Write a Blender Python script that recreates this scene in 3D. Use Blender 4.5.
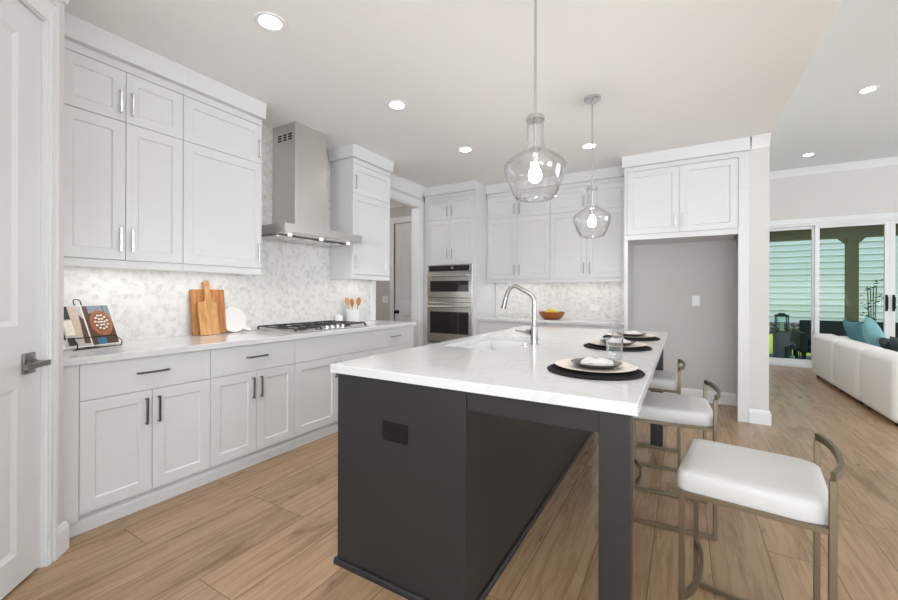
import bpy, bmesh, math, random
from mathutils import Vector, Matrix
random.seed(7)
PI = math.pi
scene = bpy.context.scene
for o in list(bpy.data.objects):
    bpy.data.objects.remove(o)
COL = scene.collection

# ------------------------------------------------------------------ camera
CAM_H, YAW, FPX = 1.242, 0.531, 398.97
cam_d = bpy.data.cameras.new('camera'); cam = bpy.data.objects.new('camera', cam_d); COL.objects.link(cam)
cam_d.sensor_width = 36.0; cam_d.sensor_fit = 'HORIZONTAL'
cam_d.lens = FPX / 898 * 36.0
cam_d.shift_y = -6.7 / 898
cam_d.clip_start = 0.05; cam_d.clip_end = 200
cam.matrix_world = (Matrix.Translation((0, 0, CAM_H)) @ Matrix.Rotation(YAW, 4, 'Z')
                    @ Matrix.Rotation(PI / 2, 4, 'X') @ Matrix.Rotation(0.003, 4, 'Z'))
scene.camera = cam

# ------------------------------------------------------------------ world, sun, window fill, exposure
scene.view_settings.view_transform = 'Standard'
scene.view_settings.look = 'None'
scene.view_settings.gamma = 1.0
scene.view_settings.use_curve_mapping = False
scene.view_settings.exposure = 0.86
world = bpy.data.worlds.new('world'); scene.world = world; world.use_nodes = True
wn = world.node_tree.nodes; wl = world.node_tree.links
sky = wn.new('ShaderNodeTexSky'); sky.sky_type = 'NISHITA'; sky.sun_disc = False
sky.sun_elevation = math.radians(55); sky.sun_rotation = math.radians(160); sky.air_density = 1.0; sky.dust_density = 2.0
wl.new(sky.outputs[0], wn['Background'].inputs[0]); wn['Background'].inputs[1].default_value = 0.135

def lamp(name, kind, loc, energy, color=(1, 1, 1), rot=(0, 0, 0), **kw):
    d = bpy.data.lights.new(name, kind); d.energy = energy; d.color = color
    for k, v in kw.items(): setattr(d, k, v)
    o = bpy.data.objects.new(name, d); o.location = loc; o.rotation_euler = rot; COL.objects.link(o)
    return o
sun = lamp('sun', 'SUN', (0, 0, 20), 2.2, (1, .97, .92), (0, 0, 0), angle=0.02)
sun.rotation_euler = Vector((-.75, .03, -.66)).to_track_quat('-Z', 'Y').to_euler()
# fill lamps at added unseen windows, tilted up to brighten the ceiling
FILL_COL = (0.86, 0.94, 1.0)
lamp('window_fill', 'AREA', (0.9, -4.06, 1.35), 185, FILL_COL, (PI / 2 + 1.05, 0, 0), shape='RECTANGLE', size=2.8, size_y=2.1)
lamp('window_fill', 'AREA', (4.4, -4.06, 1.35), 85, FILL_COL, (PI / 2 + 1.05, 0, 0), shape='RECTANGLE', size=2.4, size_y=2.1)
lamp('window_fill', 'AREA', (6.56, 5.2, 1.4), 85, FILL_COL, (PI / 2 + .6, 0, PI / 2), shape='RECTANGLE', size=3.6, size_y=2.2)
lamp('window_fill', 'AREA', (6.56, -0.6, 1.4), 120, FILL_COL, (PI / 2 + 1.05, 0, PI / 2), shape='RECTANGLE', size=2.4, size_y=2.0)

# ------------------------------------------------------------------ materials
MATS = {}
def nt(name):
    m = bpy.data.materials.new(name); m.use_nodes = True
    n = m.node_tree.nodes; l = m.node_tree.links
    return m, n, l, n['Principled BSDF']
def mat(name, col, rough=.5, metal=0., spec=.5, bump=None, var=None, emis=None, es=0., coat=0., trans=0.):
    """plain surface with procedural noise: var=(scale, amount) colour variation, bump=(scale, strength)"""
    m, n, l, b = nt(name)
    b.inputs['Base Color'].default_value = (*col, 1); b.inputs['Roughness'].default_value = rough
    b.inputs['Metallic'].default_value = metal; b.inputs['Specular IOR Level'].default_value = spec
    b.inputs['Coat Weight'].default_value = coat
    b.inputs['Transmission Weight'].default_value = trans
    if emis: b.inputs['Emission Color'].default_value = (*emis, 1); b.inputs['Emission Strength'].default_value = es
    tc = n.new('ShaderNodeTexCoord')
    if var is None: var = (6.0, .03)
    ns = n.new('ShaderNodeTexNoise'); ns.inputs['Scale'].default_value = var[0]; ns.inputs['Detail'].default_value = 4
    l.new(tc.outputs['Object'], ns.inputs['Vector'])
    mx = n.new('ShaderNodeMix'); mx.data_type = 'RGBA'
    mx.inputs['A'].default_value = (*[min(1, c * (1 - var[1])) for c in col], 1)
    mx.inputs['B'].default_value = (*[min(1, c * (1 + var[1])) for c in col], 1)
    l.new(ns.outputs['Fac'], mx.inputs['Factor']); l.new(mx.outputs['Result'], b.inputs['Base Color'])
    if bump:
        n2 = n.new('ShaderNodeTexNoise'); n2.inputs['Scale'].default_value = bump[0]; n2.inputs['Detail'].default_value = 3
        l.new(tc.outputs['Object'], n2.inputs['Vector'])
        bp = n.new('ShaderNodeBump'); bp.inputs['Strength'].default_value = bump[1]; bp.inputs['Distance'].default_value = .002
        l.new(n2.outputs['Fac'], bp.inputs['Height']); l.new(bp.outputs['Normal'], b.inputs['Normal'])
    MATS[name] = m; return m
def thin_glass(name, tint=(1, 1, 1), refl=1.0, power=3.2):
    m = bpy.data.materials.new(name); m.use_nodes = True
    n = m.node_tree.nodes; l = m.node_tree.links; n.remove(n['Principled BSDF'])
    t = n.new('ShaderNodeBsdfTransparent'); t.inputs[0].default_value = (*tint, 1)
    g = n.new('ShaderNodeBsdfGlossy'); g.inputs['Roughness'].default_value = .02
    lw = n.new('ShaderNodeLayerWeight'); lw.inputs[0].default_value = .5
    pw = n.new('ShaderNodeMath'); pw.operation = 'POWER'; pw.inputs[1].default_value = power; l.new(lw.outputs['Facing'], pw.inputs[0])
    f = n.new('ShaderNodeMath'); f.operation = 'MULTIPLY_ADD'; f.inputs[1].default_value = .75; f.inputs[2].default_value = .035; l.new(pw.outputs[0], f.inputs[0])
    mm = n.new('ShaderNodeMath'); mm.operation = 'MULTIPLY'; mm.use_clamp = True; mm.inputs[1].default_value = refl
    mx = n.new('ShaderNodeMixShader')
    l.new(f.outputs[0], mm.inputs[0]); l.new(mm.outputs[0], mx.inputs[0]); l.new(t.outputs[0], mx.inputs[1]); l.new(g.outputs[0], mx.inputs[2])
    l.new(mx.outputs[0], n['Material Output'].inputs[0])
    return m
def emission(name, col, s):
    m = bpy.data.materials.new(name); m.use_nodes = True
    n = m.node_tree.nodes; l = m.node_tree.links; n.remove(n['Principled BSDF'])
    e = n.new('ShaderNodeEmission'); e.inputs[0].default_value = (*col, 1); e.inputs[1].default_value = s
    l.new(e.outputs[0], n['Material Output'].inputs[0]); return m

CABW = mat('cabinet_white_paint', (.715, .72, .725), .38, var=(3, .01))
TRIMW = mat('trim_white_paint', (.80, .805, .81), .42, var=(3, .01))
DOORW = mat('door_white_paint', (.745, .75, .755), .42, var=(3, .01))
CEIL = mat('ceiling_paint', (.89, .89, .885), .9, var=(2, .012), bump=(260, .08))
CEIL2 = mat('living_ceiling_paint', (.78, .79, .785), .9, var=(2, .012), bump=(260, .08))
WALL = mat('greige_wall_paint', (.70, .675, .655), .85, var=(2, .012), bump=(220, .08))
WALLG = mat('grey_wall_paint', (.60, .585, .57), .85, var=(2, .012), bump=(220, .08))
ISL = mat('charcoal_cabinet_paint', (.022, .0222, .022), .36, var=(3, .06))
BLACKP = mat('black_plastic', (.008, .0075, .0075), .5, 0, .25, var=(8, .1))
CHROME = mat('brushed_nickel', (.62, .62, .62), .22, 1.0, var=(40, .05))
DARKN = mat('dark_nickel', (.30, .29, .28), .28, 1.0, var=(40, .05))
GOLD = mat('champagne_bronze_metal', (.25, .205, .145), .38, 1.0, var=(30, .06))
SEATF = mat('white_vinyl', (.60, .585, .57), .55, var=(12, .02), bump=(500, .1))
BLACKM = mat('cast_iron', (.035, .035, .035), .42, var=(60, .2), bump=(200, .3))
GLASSD = mat('oven_black_glass', (.012, .010, .010), .06, var=(3, .1), coat=.6)
GLASSP = thin_glass('clear_pendant_glass', (.992, .994, .994), 1.35, 2.4)
GLASSW = thin_glass('clear_window_glass', (.90, .965, .955), .16)
GLASST = thin_glass('clear_tumbler_glass', (.975, .98, .985), 2.2)
BULB = emission('warm_bulb_glow', (1.0, .94, .86), 110.0)
LENS = emission('downlight_glow', (1.0, .98, .95), 9.0)
HOODL = emission('hood_bulb_glow', (1.0, .96, .88), 1.0)
LEDM = emission('led_strip_glow', (1.0, .97, .92), 2.0)
WHITEC = mat('white_ceramic', (.82, .81, .80), .25, var=(4, .01))
SINKW = mat('white_sink_fireclay', (.84, .84, .84), .2, var=(4, .01))
CLOTH = mat('white_napkin_cotton', (.66, .63, .605), .9, var=(20, .04), bump=(400, .3))
DARKPL = mat('bronze_stoneware', (.055, .042, .036), .35, var=(10, .25))
CHARG = mat('cream_stoneware', (.76, .68, .60), .5, var=(12, .05))
MATB = mat('black_woven_seagrass', (.012, .011, .0105), .85, 0, .2, var=(80, .4), bump=(260, .9))
SOFA = mat('ivory_linen', (.88, .865, .84), .95, var=(30, .03), bump=(600, .35))
TEAL = mat('teal_velvet', (.075, .23, .27), .6, var=(8, .2), bump=(300, .2))
TEALL = mat('light_teal_velvet', (.20, .43, .46), .6, var=(8, .2), bump=(300, .2))
DKGRN = mat('dark_green_velvet', (.022, .045, .045), .75, var=(8, .3))
OUTD = mat('black_outdoor_wicker', (.012, .016, .018), .7, var=(40, .3), bump=(120, .5))
PORCH = mat('olive_bronze_porch_paint', (.20, .185, .09), .6, var=(3, .05))
SIDE = mat('teal_lap_siding', (.58, .66, .645), .7, var=(2, .02))
GRASS = mat('lawn_grass', (.33, .40, .03), .9, var=(30, .35))
ROCK = mat('dark_garden_stone', (.10, .085, .07), .9, var=(9, .6), bump=(14, 1))
PATIO = mat('patio_concrete', (.20, .22, .24), .8, var=(10, .12), bump=(80, .4))
FARLAWN = mat('garden_soil', (.16, .13, .09), .95, var=(10, .2))
LEAF = mat('green_leaf', (.05, .14, .04), .6, var=(20, .3))
TABLEG = mat('grey_fibre_cement', (.16, .165, .17), .8, var=(12, .15), bump=(90, .3))
CANDLE = mat('ivory_candle_wax', (.75, .66, .45), .5, var=(5, .04))
BOWLW = mat('acacia_bowl_wood', (.33, .095, .02), .35, var=(14, .35))
LEMON = mat('lemon_skin', (.80, .56, .05), .45, var=(30, .1), bump=(240, .3))
APPLE = mat('green_apple_skin', (.45, .52, .06), .35, var=(12, .2))
PAPER = mat('white_page_edges', (.80, .79, .76), .8, var=(60, .05))
PLASTW = mat('white_switch_plastic', (.84, .84, .83), .4, var=(3, .01))
WIRE = mat('black_wire', (.02, .018, .016), .4, .6, var=(20, .1))
SPOON1 = mat('beech_utensil_wood', (.60, .33, .13), .5, var=(16, .2))
SPOON2 = mat('olive_utensil_wood', (.48, .20, .045), .5, var=(16, .25))
RECESS_SHADE = mat('painted_recess_shade', (.05, .05, .05), .8, var=(4, .05))  # shade of the wall box recess, put into a dark colour

def steel_mat(name, axis, col=(.68, .665, .645), rough=.30):
    m, n, l, b = nt(name)
    b.inputs['Metallic'].default_value = 1; b.inputs['Roughness'].default_value = rough
    tc = n.new('ShaderNodeTexCoord'); mp = n.new('ShaderNodeMapping')
    sc = [90, 90, 90]; sc[axis] = .5; mp.inputs['Scale'].default_value = sc
    ns = n.new('ShaderNodeTexNoise'); ns.inputs['Scale'].default_value = 1.6; ns.inputs['Detail'].default_value = 3
    l.new(tc.outputs['Object'], mp.inputs['Vector']); l.new(mp.outputs[0], ns.inputs['Vector'])
    r = n.new('ShaderNodeMapRange'); r.inputs['To Min'].default_value = rough - .02; r.inputs['To Max'].default_value = rough + .03
    l.new(ns.outputs['Fac'], r.inputs['Value']); l.new(r.outputs[0], b.inputs['Roughness'])
    mx = n.new('ShaderNodeMix'); mx.data_type = 'RGBA'
    mx.inputs['A'].default_value = (*[c * .975 for c in col], 1); mx.inputs['B'].default_value = (*[c * 1.025 for c in col], 1)
    l.new(ns.outputs['Fac'], mx.inputs['Factor']); l.new(mx.outputs['Result'], b.inputs['Base Color'])
    return m
STEELV = steel_mat('stainless_steel_vertical_grain', 2)
STEELY = steel_mat('stainless_steel_lengthwise_grain', 1)
FAUC = steel_mat('faucet_brushed_steel', 2, (.40, .395, .385), .26)
STEELX = steel_mat('stainless_steel_crosswise_grain', 0, (.70, .69, .67), .26)

def quartz_mat():
    m, n, l, b = nt('white_quartz_faint_veins')
    b.inputs['Roughness'].default_value = .09; b.inputs['Specular IOR Level'].default_value = .5
    tc = n.new('ShaderNodeTexCoord')
    ns = n.new('ShaderNodeTexNoise'); ns.inputs['Scale'].default_value = 1.3; ns.inputs['Detail'].default_value = 8; ns.inputs['Distortion'].default_value = 1.4
    l.new(tc.outputs['Object'], ns.inputs['Vector'])
    r = n.new('ShaderNodeValToRGB'); e = r.color_ramp.elements
    e[0].position = .0; e[0].color = (.70, .70, .70, 1); e[1].position = 1; e[1].color = (.70, .70, .70, 1)
    x = r.color_ramp.elements.new(.485); x.color = (.70, .70, .70, 1)
    x = r.color_ramp.elements.new(.5); x.color = (.645, .64, .635, 1)
    x = r.color_ramp.elements.new(.515); x.color = (.70, .70, .70, 1)
    l.new(ns.outputs['Fac'], r.inputs[0]); l.new(r.outputs[0], b.inputs['Base Color'])
    return m
QUARTZ = quartz_mat()

def floor_mat():
    m, n, l, b = nt('oak_plank_floor')
    b.inputs['Roughness'].default_value = .27; b.inputs['Specular IOR Level'].default_value = .5
    tc = n.new('ShaderNodeTexCoord'); sp = n.new('ShaderNodeSeparateXYZ'); cb = n.new('ShaderNodeCombineXYZ')
    ad = n.new('ShaderNodeMath'); ad.inputs[1].default_value = 20 * .24 - .354 + .24
    l.new(tc.outputs['Object'], sp.inputs[0]); l.new(sp.outputs['Y'], cb.inputs['X']); l.new(sp.outputs['X'], ad.inputs[0]); l.new(ad.outputs[0], cb.inputs['Y'])
    br = n.new('ShaderNodeTexBrick'); br.offset = .37; br.offset_frequency = 3
    br.inputs['Scale'].default_value = 1; br.inputs['Brick Width'].default_value = 1.5; br.inputs['Row Height'].default_value = .24
    br.inputs['Mortar Size'].default_value = .0018; br.inputs['Mortar Smooth'].default_value = .2; br.inputs['Bias'].default_value = 0
    br.inputs['Color1'].default_value = (.0, .0, .0, 1); br.inputs['Color2'].default_value = (1, 1, 1, 1); br.inputs['Mortar'].default_value = (.5, .5, .5, 1)
    l.new(cb.outputs[0], br.inputs['Vector'])
    # grain: long noise along the plank, shifted per plank
    sh = n.new('ShaderNodeVectorMath'); sh.operation = 'MULTIPLY_ADD'
    l.new(br.outputs['Color'], sh.inputs[0]); sh.inputs[1].default_value = (13, 7, 3); l.new(tc.outputs['Object'], sh.inputs[2])
    mp = n.new('ShaderNodeMapping'); mp.inputs['Scale'].default_value = (15, 1.1, 1); l.new(sh.outputs[0], mp.inputs['Vector'])
    g = n.new('ShaderNodeTexNoise'); g.inputs['Scale'].default_value = 2.2; g.inputs['Detail'].default_value = 9; g.inputs['Roughness'].default_value = .62; g.inputs['Distortion'].default_value = .9
    l.new(mp.outputs[0], g.inputs['Vector'])
    mp2 = n.new('ShaderNodeMapping'); mp2.inputs['Scale'].default_value = (3.2, .9, 1); l.new(sh.outputs[0], mp2.inputs['Vector'])
    k = n.new('ShaderNodeTexNoise'); k.inputs['Scale'].default_value = 1.5; k.inputs['Detail'].default_value = 5; k.inputs['Roughness'].default_value = .6; k.inputs['Distortion'].default_value = .6; l.new(mp2.outputs[0], k.inputs['Vector'])
    ra = n.new('ShaderNodeValToRGB'); e = ra.color_ramp.elements
    e[0].position = .22; e[0].color = (.275, .170, .094, 1); e[1].position = .80; e[1].color = (.455, .30, .18, 1)
    x = ra.color_ramp.elements.new(.42); x.color = (.355, .225, .129, 1)
    x = ra.color_ramp.elements.new(.55); x.color = (.425, .278, .163, 1)
    l.new(g.outputs['Fac'], ra.inputs[0])
    kr = n.new('ShaderNodeValToRGB'); e = kr.color_ramp.elements
    e[0].position = .26; e[0].color = (.58, .53, .48, 1); e[1].position = .46; e[1].color = (1, 1, 1, 1)
    l.new(k.outputs['Fac'], kr.inputs[0])
    mu = n.new('ShaderNodeMix'); mu.data_type = 'RGBA'; mu.blend_type = 'MULTIPLY'; mu.inputs['Factor'].default_value = .9
    l.new(ra.outputs[0], mu.inputs['A']); l.new(kr.outputs[0], mu.inputs['B'])
    pv = n.new('ShaderNodeMapRange'); pv.inputs['To Min'].default_value = .87; pv.inputs['To Max'].default_value = 1.08
    l.new(br.outputs['Color'], pv.inputs['Value'])
    m2 = n.new('ShaderNodeVectorMath'); m2.operation = 'SCALE'; l.new(mu.outputs['Result'], m2.inputs[0]); l.new(pv.outputs[0], m2.inputs['Scale'])
    kn = n.new('ShaderNodeTexNoise'); kn.inputs['Scale'].default_value = 2.6; kn.inputs['Detail'].default_value = 3; kn.inputs['Distortion'].default_value = .4
    mp3 = n.new('ShaderNodeMapping'); mp3.inputs['Scale'].default_value = (4.2, 1.3, 1); mp3.inputs['Location'].default_value = (3.1, 1.7, 0); l.new(sh.outputs[0], mp3.inputs['Vector']); l.new(mp3.outputs[0], kn.inputs['Vector'])
    kc = n.new('ShaderNodeMapRange'); kc.inputs['From Min'].default_value = .67; kc.inputs['From Max'].default_value = .76; kc.inputs['To Max'].default_value = .75; l.new(kn.outputs['Fac'], kc.inputs['Value'])
    m4 = n.new('ShaderNodeMix'); m4.data_type = 'RGBA'; m4.inputs['B'].default_value = (.12, .066, .034, 1); l.new(kc.outputs[0], m4.inputs['Factor']); l.new(m2.outputs[0], m4.inputs['A'])
    m3 = n.new('ShaderNodeMix'); m3.data_type = 'RGBA'; m3.inputs['B'].default_value = (.17, .105, .062, 1)
    l.new(br.outputs['Fac'], m3.inputs['Factor']); l.new(m4.outputs['Result'], m3.inputs['A'])
    l.new(m3.outputs['Result'], b.inputs['Base Color'])
    bp = n.new('ShaderNodeBump'); bp.inputs['Strength'].default_value = .25; bp.inputs['Distance'].default_value = .0015
    iv = n.new('ShaderNodeMath'); iv.operation = 'SUBTRACT'; l.new(g.outputs['Fac'], iv.inputs[0]); l.new(br.outputs['Fac'], iv.inputs[1])
    l.new(iv.outputs[0], bp.inputs['Height']); l.new(bp.outputs['Normal'], b.inputs['Normal'])
    return m
FLOOR = floor_mat()

def tile_mat():
    m, n, l, b = nt('marble_hexagon_mosaic')
    b.inputs['Roughness'].default_value = .3
    tc = n.new('ShaderNodeTexCoord')
    v = n.new('ShaderNodeTexVoronoi'); v.inputs['Scale'].default_value = 30; v.inputs['Randomness'].default_value = .8
    l.new(tc.outputs['Object'], v.inputs['Vector'])
    e = n.new('ShaderNodeTexVoronoi'); e.feature = 'DISTANCE_TO_EDGE'; e.inputs['Scale'].default_value = 30; e.inputs['Randomness'].default_value = .8
    l.new(tc.outputs['Object'], e.inputs['Vector'])
    s = n.new('ShaderNodeSeparateColor'); l.new(v.outputs['Color'], s.inputs[0])
    ns = n.new('ShaderNodeTexNoise'); ns.inputs['Scale'].default_value = 22; ns.inputs['Detail'].default_value = 5; l.new(tc.outputs['Object'], ns.inputs['Vector'])
    ad = n.new('ShaderNodeMath'); ad.operation = 'MULTIPLY_ADD'; ad.inputs[1].default_value = .42; l.new(s.outputs[0], ad.inputs[0]); l.new(ns.outputs['Fac'], ad.inputs[2])
    r = n.new('ShaderNodeValToRGB'); q = r.color_ramp.elements
    q[0].position = .45; q[0].color = (.80, .785, .765, 1); q[1].position = 1.0; q[1].color = (.62, .605, .585, 1)
    x = r.color_ramp.elements.new(.72); x.color = (.755, .74, .72, 1)
    l.new(ad.outputs[0], r.inputs[0])
    gr = n.new('ShaderNodeMath'); gr.operation = 'LESS_THAN'; gr.inputs[1].default_value = .035; l.new(e.outputs['Distance'], gr.inputs[0])
    mx = n.new('ShaderNodeMix'); mx.data_type = 'RGBA'; mx.inputs['B'].default_value = (.775, .765, .745, 1)
    l.new(gr.outputs[0], mx.inputs['Factor']); l.new(r.outputs[0], mx.inputs['A']); l.new(mx.outputs['Result'], b.inputs['Base Color'])
    return m
TILE = tile_mat()

def wood_mat(name, c1, c2, axis_scale):
    m, n, l, b = nt(name); b.inputs['Roughness'].default_value = .5
    tc = n.new('ShaderNodeTexCoord'); mp = n.new('ShaderNodeMapping'); mp.inputs['Scale'].default_value = axis_scale
    g = n.new('ShaderNodeTexNoise'); g.inputs['Scale'].default_value = 3; g.inputs['Detail'].default_value = 6; g.inputs['Distortion'].default_value = .5
    l.new(tc.outputs['Object'], mp.inputs[0]); l.new(mp.outputs[0], g.inputs['Vector'])
    r = n.new('ShaderNodeValToRGB'); e = r.color_ramp.elements
    e[0].position = .32; e[0].color = (*c1, 1); e[1].position = .66; e[1].color = (*c2, 1)
    l.new(g.outputs['Fac'], r.inputs[0]); l.new(r.outputs[0], b.inputs['Base Color']); return m
TEAK = wood_mat('teak_board_wood', (.33, .125, .035), (.60, .25, .075), (9, 13, .8))
MAPLE = wood_mat('maple_board_wood', (.50, .24, .075), (.70, .40, .16), (9, 13, .8))

# pillow pattern
def pattern_mat():
    m, n, l, b = nt('dark_floral_print'); b.inputs['Roughness'].default_value = .9
    tc = n.new('ShaderNodeTexCoord'); v = n.new('ShaderNodeTexVoronoi'); v.inputs['Scale'].default_value = 14
    l.new(tc.outputs['Object'], v.inputs['Vector'])
    r = n.new('ShaderNodeValToRGB'); r.color_ramp.interpolation = 'CONSTANT'; e = r.color_ramp.elements
    e[0].position = 0; e[0].color = (.02, .025, .025, 1); e[1].position = .85; e[1].color = (.50, .42, .40, 1)
    x = e.new(.45); x.color = (.05, .09, .08, 1); x = e.new(.7); x.color = (.10, .16, .08, 1)
    s = n.new('ShaderNodeSeparateColor'); l.new(v.outputs['Color'], s.inputs[0]); l.new(s.outputs[0], r.inputs[0])
    l.new(r.outputs[0], b.inputs['Base Color']); return m
FLORAL = pattern_mat()

# ------------------------------------------------------------------ mesh helpers
ORG = {}
class MB:
    def __init__(s): s.bm = bmesh.new()
    def _merge(s, b2):
        me = bpy.data.meshes.new('tmp'); b2.to_mesh(me); b2.free(); s.bm.from_mesh(me); bpy.data.meshes.remove(me)
    def box(s, a, b, bev=0.0, seg=2, rot=None, piv=None):
        b2 = bmesh.new(); bmesh.ops.create_cube(b2, size=1)
        lo = [min(a[i], b[i]) for i in range(3)]; hi = [max(a[i], b[i]) for i in range(3)]
        for v in b2.verts:
            for i in range(3): v.co[i] = lo[i] + (v.co[i] + .5) * (hi[i] - lo[i])
        if bev > 0:
            bv = min(bev, .45 * min(hi[i] - lo[i] for i in range(3)))
            bmesh.ops.bevel(b2, geom=b2.edges[:], offset=bv, segments=seg, affect='EDGES', profile=.5)
        if rot is not None:
            p = Vector(piv if piv else [(lo[i] + hi[i]) / 2 for i in range(3)])
            for v in b2.verts: v.co = rot @ (v.co - p) + p
        s._merge(b2); return s
    def poly_prism(s, pts, d):
        """closed polygon pts (3D) extruded by vector d"""
        b2 = bmesh.new(); d = Vector(d)
        lo = [b2.verts.new(p) for p in pts]; hi = [b2.verts.new(Vector(p) + d) for p in pts]
        n = len(pts); b2.faces.new(lo[::-1]); b2.faces.new(hi)
        for i in range(n): b2.faces.new((lo[i], lo[(i + 1) % n], hi[(i + 1) % n], hi[i]))
        bmesh.ops.recalc_face_normals(b2, faces=b2.faces[:]); s._merge(b2); return s
    def tube(s, pts, r, n=10, closed=False, cap=True, square=False, up=None):
        """round (or square-section) bar along a polyline"""
        pts = [Vector(p) for p in pts]; b2 = bmesh.new(); rings = []
        N = len(pts)
        prev = None
        for i, p in enumerate(pts):
            if closed: t = (pts[(i + 1) % N] - pts[i - 1]).normalized(); k = 1
            else:
                a = pts[max(i - 1, 0)]; c = pts[min(i + 1, N - 1)]; t = (c - a).normalized(); k = 1
                if 0 < i < N - 1:
                    d1 = (p - a).normalized(); k = 1 / max(.5, d1.dot(t))
            u = Vector(up) if up is not None else (Vector((0, 0, 1)) if abs(t.z) < .9 else Vector((1, 0, 0)))
            if prev is not None and up is None: u = prev
            x = (u - t * u.dot(t)); x = x.normalized() if x.length > 1e-6 else t.orthogonal().normalized()
            y = t.cross(x); prev = x
            ri = r[i] if isinstance(r, (list, tuple)) and not square else r
            ring = []
            if square:
                hx, hy = r
                for ax, ay in ((-1, -1), (1, -1), (1, 1), (-1, 1)): ring.append(b2.verts.new(p + x * hx * ax + y * hy * ay * k))
            else:
                for j in range(n):
                    an = 2 * PI * j / n; ring.append(b2.verts.new(p + x * ri * math.cos(an) + y * ri * math.sin(an)))
            rings.append(ring)
        m = len(rings[0])
        for i in range(N if closed else N - 1):
            A = rings[i]; B = rings[(i + 1) % N]
            for j in range(m): b2.faces.new((A[j], A[(j + 1) % m], B[(j + 1) % m], B[j]))
        if cap and not closed: b2.faces.new(rings[0][::-1]); b2.faces.new(rings[-1])
        bmesh.ops.recalc_face_normals(b2, faces=b2.faces[:]); s._merge(b2); return s
    def lathe(s, prof, c=(0, 0, 0), n=32, M=None, closed=False):
        """profile [(r,z)...] about the z axis at c (M: optional rotation)"""
        b2 = bmesh.new(); rings = []
        for r, z in prof:
            if r < 1e-5: rings.append([b2.verts.new((0, 0, z))])
            else: rings.append([b2.verts.new((r * math.cos(2 * PI * j / n), r * math.sin(2 * PI * j / n), z)) for j in range(n)])
        prs = list(zip(rings, rings[1:] + ([rings[0]] if closed else [])))
        if not closed: prs = prs[:len(rings) - 1]
        for A, B in prs:
            if len(A) == 1 and len(B) == 1: continue
            for j in range(n):
                k = (j + 1) % n
                if len(A) == 1: b2.faces.new((A[0], B[j], B[k]))
                elif len(B) == 1: b2.faces.new((A[j], B[0], A[k]))
                else: b2.faces.new((A[j], B[j], B[k], A[k]))
        bmesh.ops.recalc_face_normals(b2, faces=b2.faces[:])
        for v in b2.verts:
            if M is not None: v.co = M @ v.co
            v.co += Vector(c)
        s._merge(b2); return s
    def cyl(s, a, b, r, n=20):
        return s.tube([a, b], r, n)
    def shaker(s, T, u0, u1, v0, v1, w0, w1, rail=.06, rec=.009, slope=.007):
        """framed door: T maps (u,v,w) to the world, w1 is the front"""
        b2 = bmesh.new(); bv = .0015
        def ring(d, w): return [b2.verts.new(T(u, v, w)) for u, v in ((u0 + d, v0 + d), (u1 - d, v0 + d), (u1 - d, v1 - d), (u0 + d, v1 - d))]
        sg = 1 if w1 > w0 else -1
        R = [ring(0, w0), ring(0, w1 - sg * bv), ring(bv, w1), ring(rail, w1), ring(rail + slope, w1 - sg * rec)]
        b2.faces.new(R[0][::-1])
        for A, B in zip(R, R[1:]):
            for j in range(4): b2.faces.new((A[j], A[(j + 1) % 4], B[(j + 1) % 4], B[j]))
        b2.faces.new(R[-1]); bmesh.ops.recalc_face_normals(b2, faces=b2.faces[:]); s._merge(b2); return s
    def build(s, name, mats, parent=None, smooth=False, angle=35):
        bm = s.bm
        off = ORG.get(parent.name, Vector((0, 0, 0))) if parent else Vector((0, 0, 0))
        if off.length > 0:
            for v in bm.verts: v.co -= off
        me = bpy.data.meshes.new(name); bm.to_mesh(me); bm.free()
        for m in (mats if isinstance(mats, (list, tuple)) else [mats]): me.materials.append(m)
        if smooth:
            me.shade_smooth(); me.set_sharp_from_angle(angle=math.radians(angle))
        o = bpy.data.objects.new(name, me); COL.objects.link(o)
        if parent:
            o.parent = parent; ORG[o.name] = off
        return o
def thing(name, label, cat, loc=(0, 0, 0), group=None):
    o = bpy.data.objects.new(name, None); COL.objects.link(o); o.empty_display_size = .1
    o.location = loc; ORG[o.name] = Vector(loc); tag(o, label, cat, group); return o
def tag(o, label, cat, group=None, kind=None):
    o['label'] = label; o['category'] = cat
    if group: o['group'] = group
    if kind: o['kind'] = kind
    return o
def struct(o, label=None):
    o['kind'] = 'structure'
    if label: o['label'] = label
    return o
def copy_tree(o, parent=None):
    c = o.copy(); COL.objects.link(c)
    if parent: c.parent = parent
    for ch in list(o.children): copy_tree(ch, c)
    return c
def TLx(u, v, w): return (w, u, v)          # walls facing +X: u = y, v = z, w = x
def TBk(u, v, w): return (u, w, v)          # walls facing -Y: u = x, v = z, w = y

def bar_handle(T, uc, vc, w, sgn, length, vertical, parent, m=None, th=.0055, out=.024):
    """bar pull standing off face w in direction sgn"""
    b = MB(); h = length / 2
    def pt(a, d): return T(uc, vc + a, w + sgn * d) if vertical else T(uc + a, vc, w + sgn * d)
    def bx(a0, a1, d0, d1):
        if vertical: b.box(T(uc - th, vc + a0, w + sgn * d0), T(uc + th, vc + a1, w + sgn * d1), .0012, 1)
        else: b.box(T(uc + a0, vc - th, w + sgn * d0), T(uc + a1, vc + th, w + sgn * d1), .0012, 1)
    bx(-h, h, out - .011, out); bx(-h, -h + .011, 0, out - .0111); bx(h - .011, h, 0, out - .0111)
    return b.build('handle', m or CHROME, parent)

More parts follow.
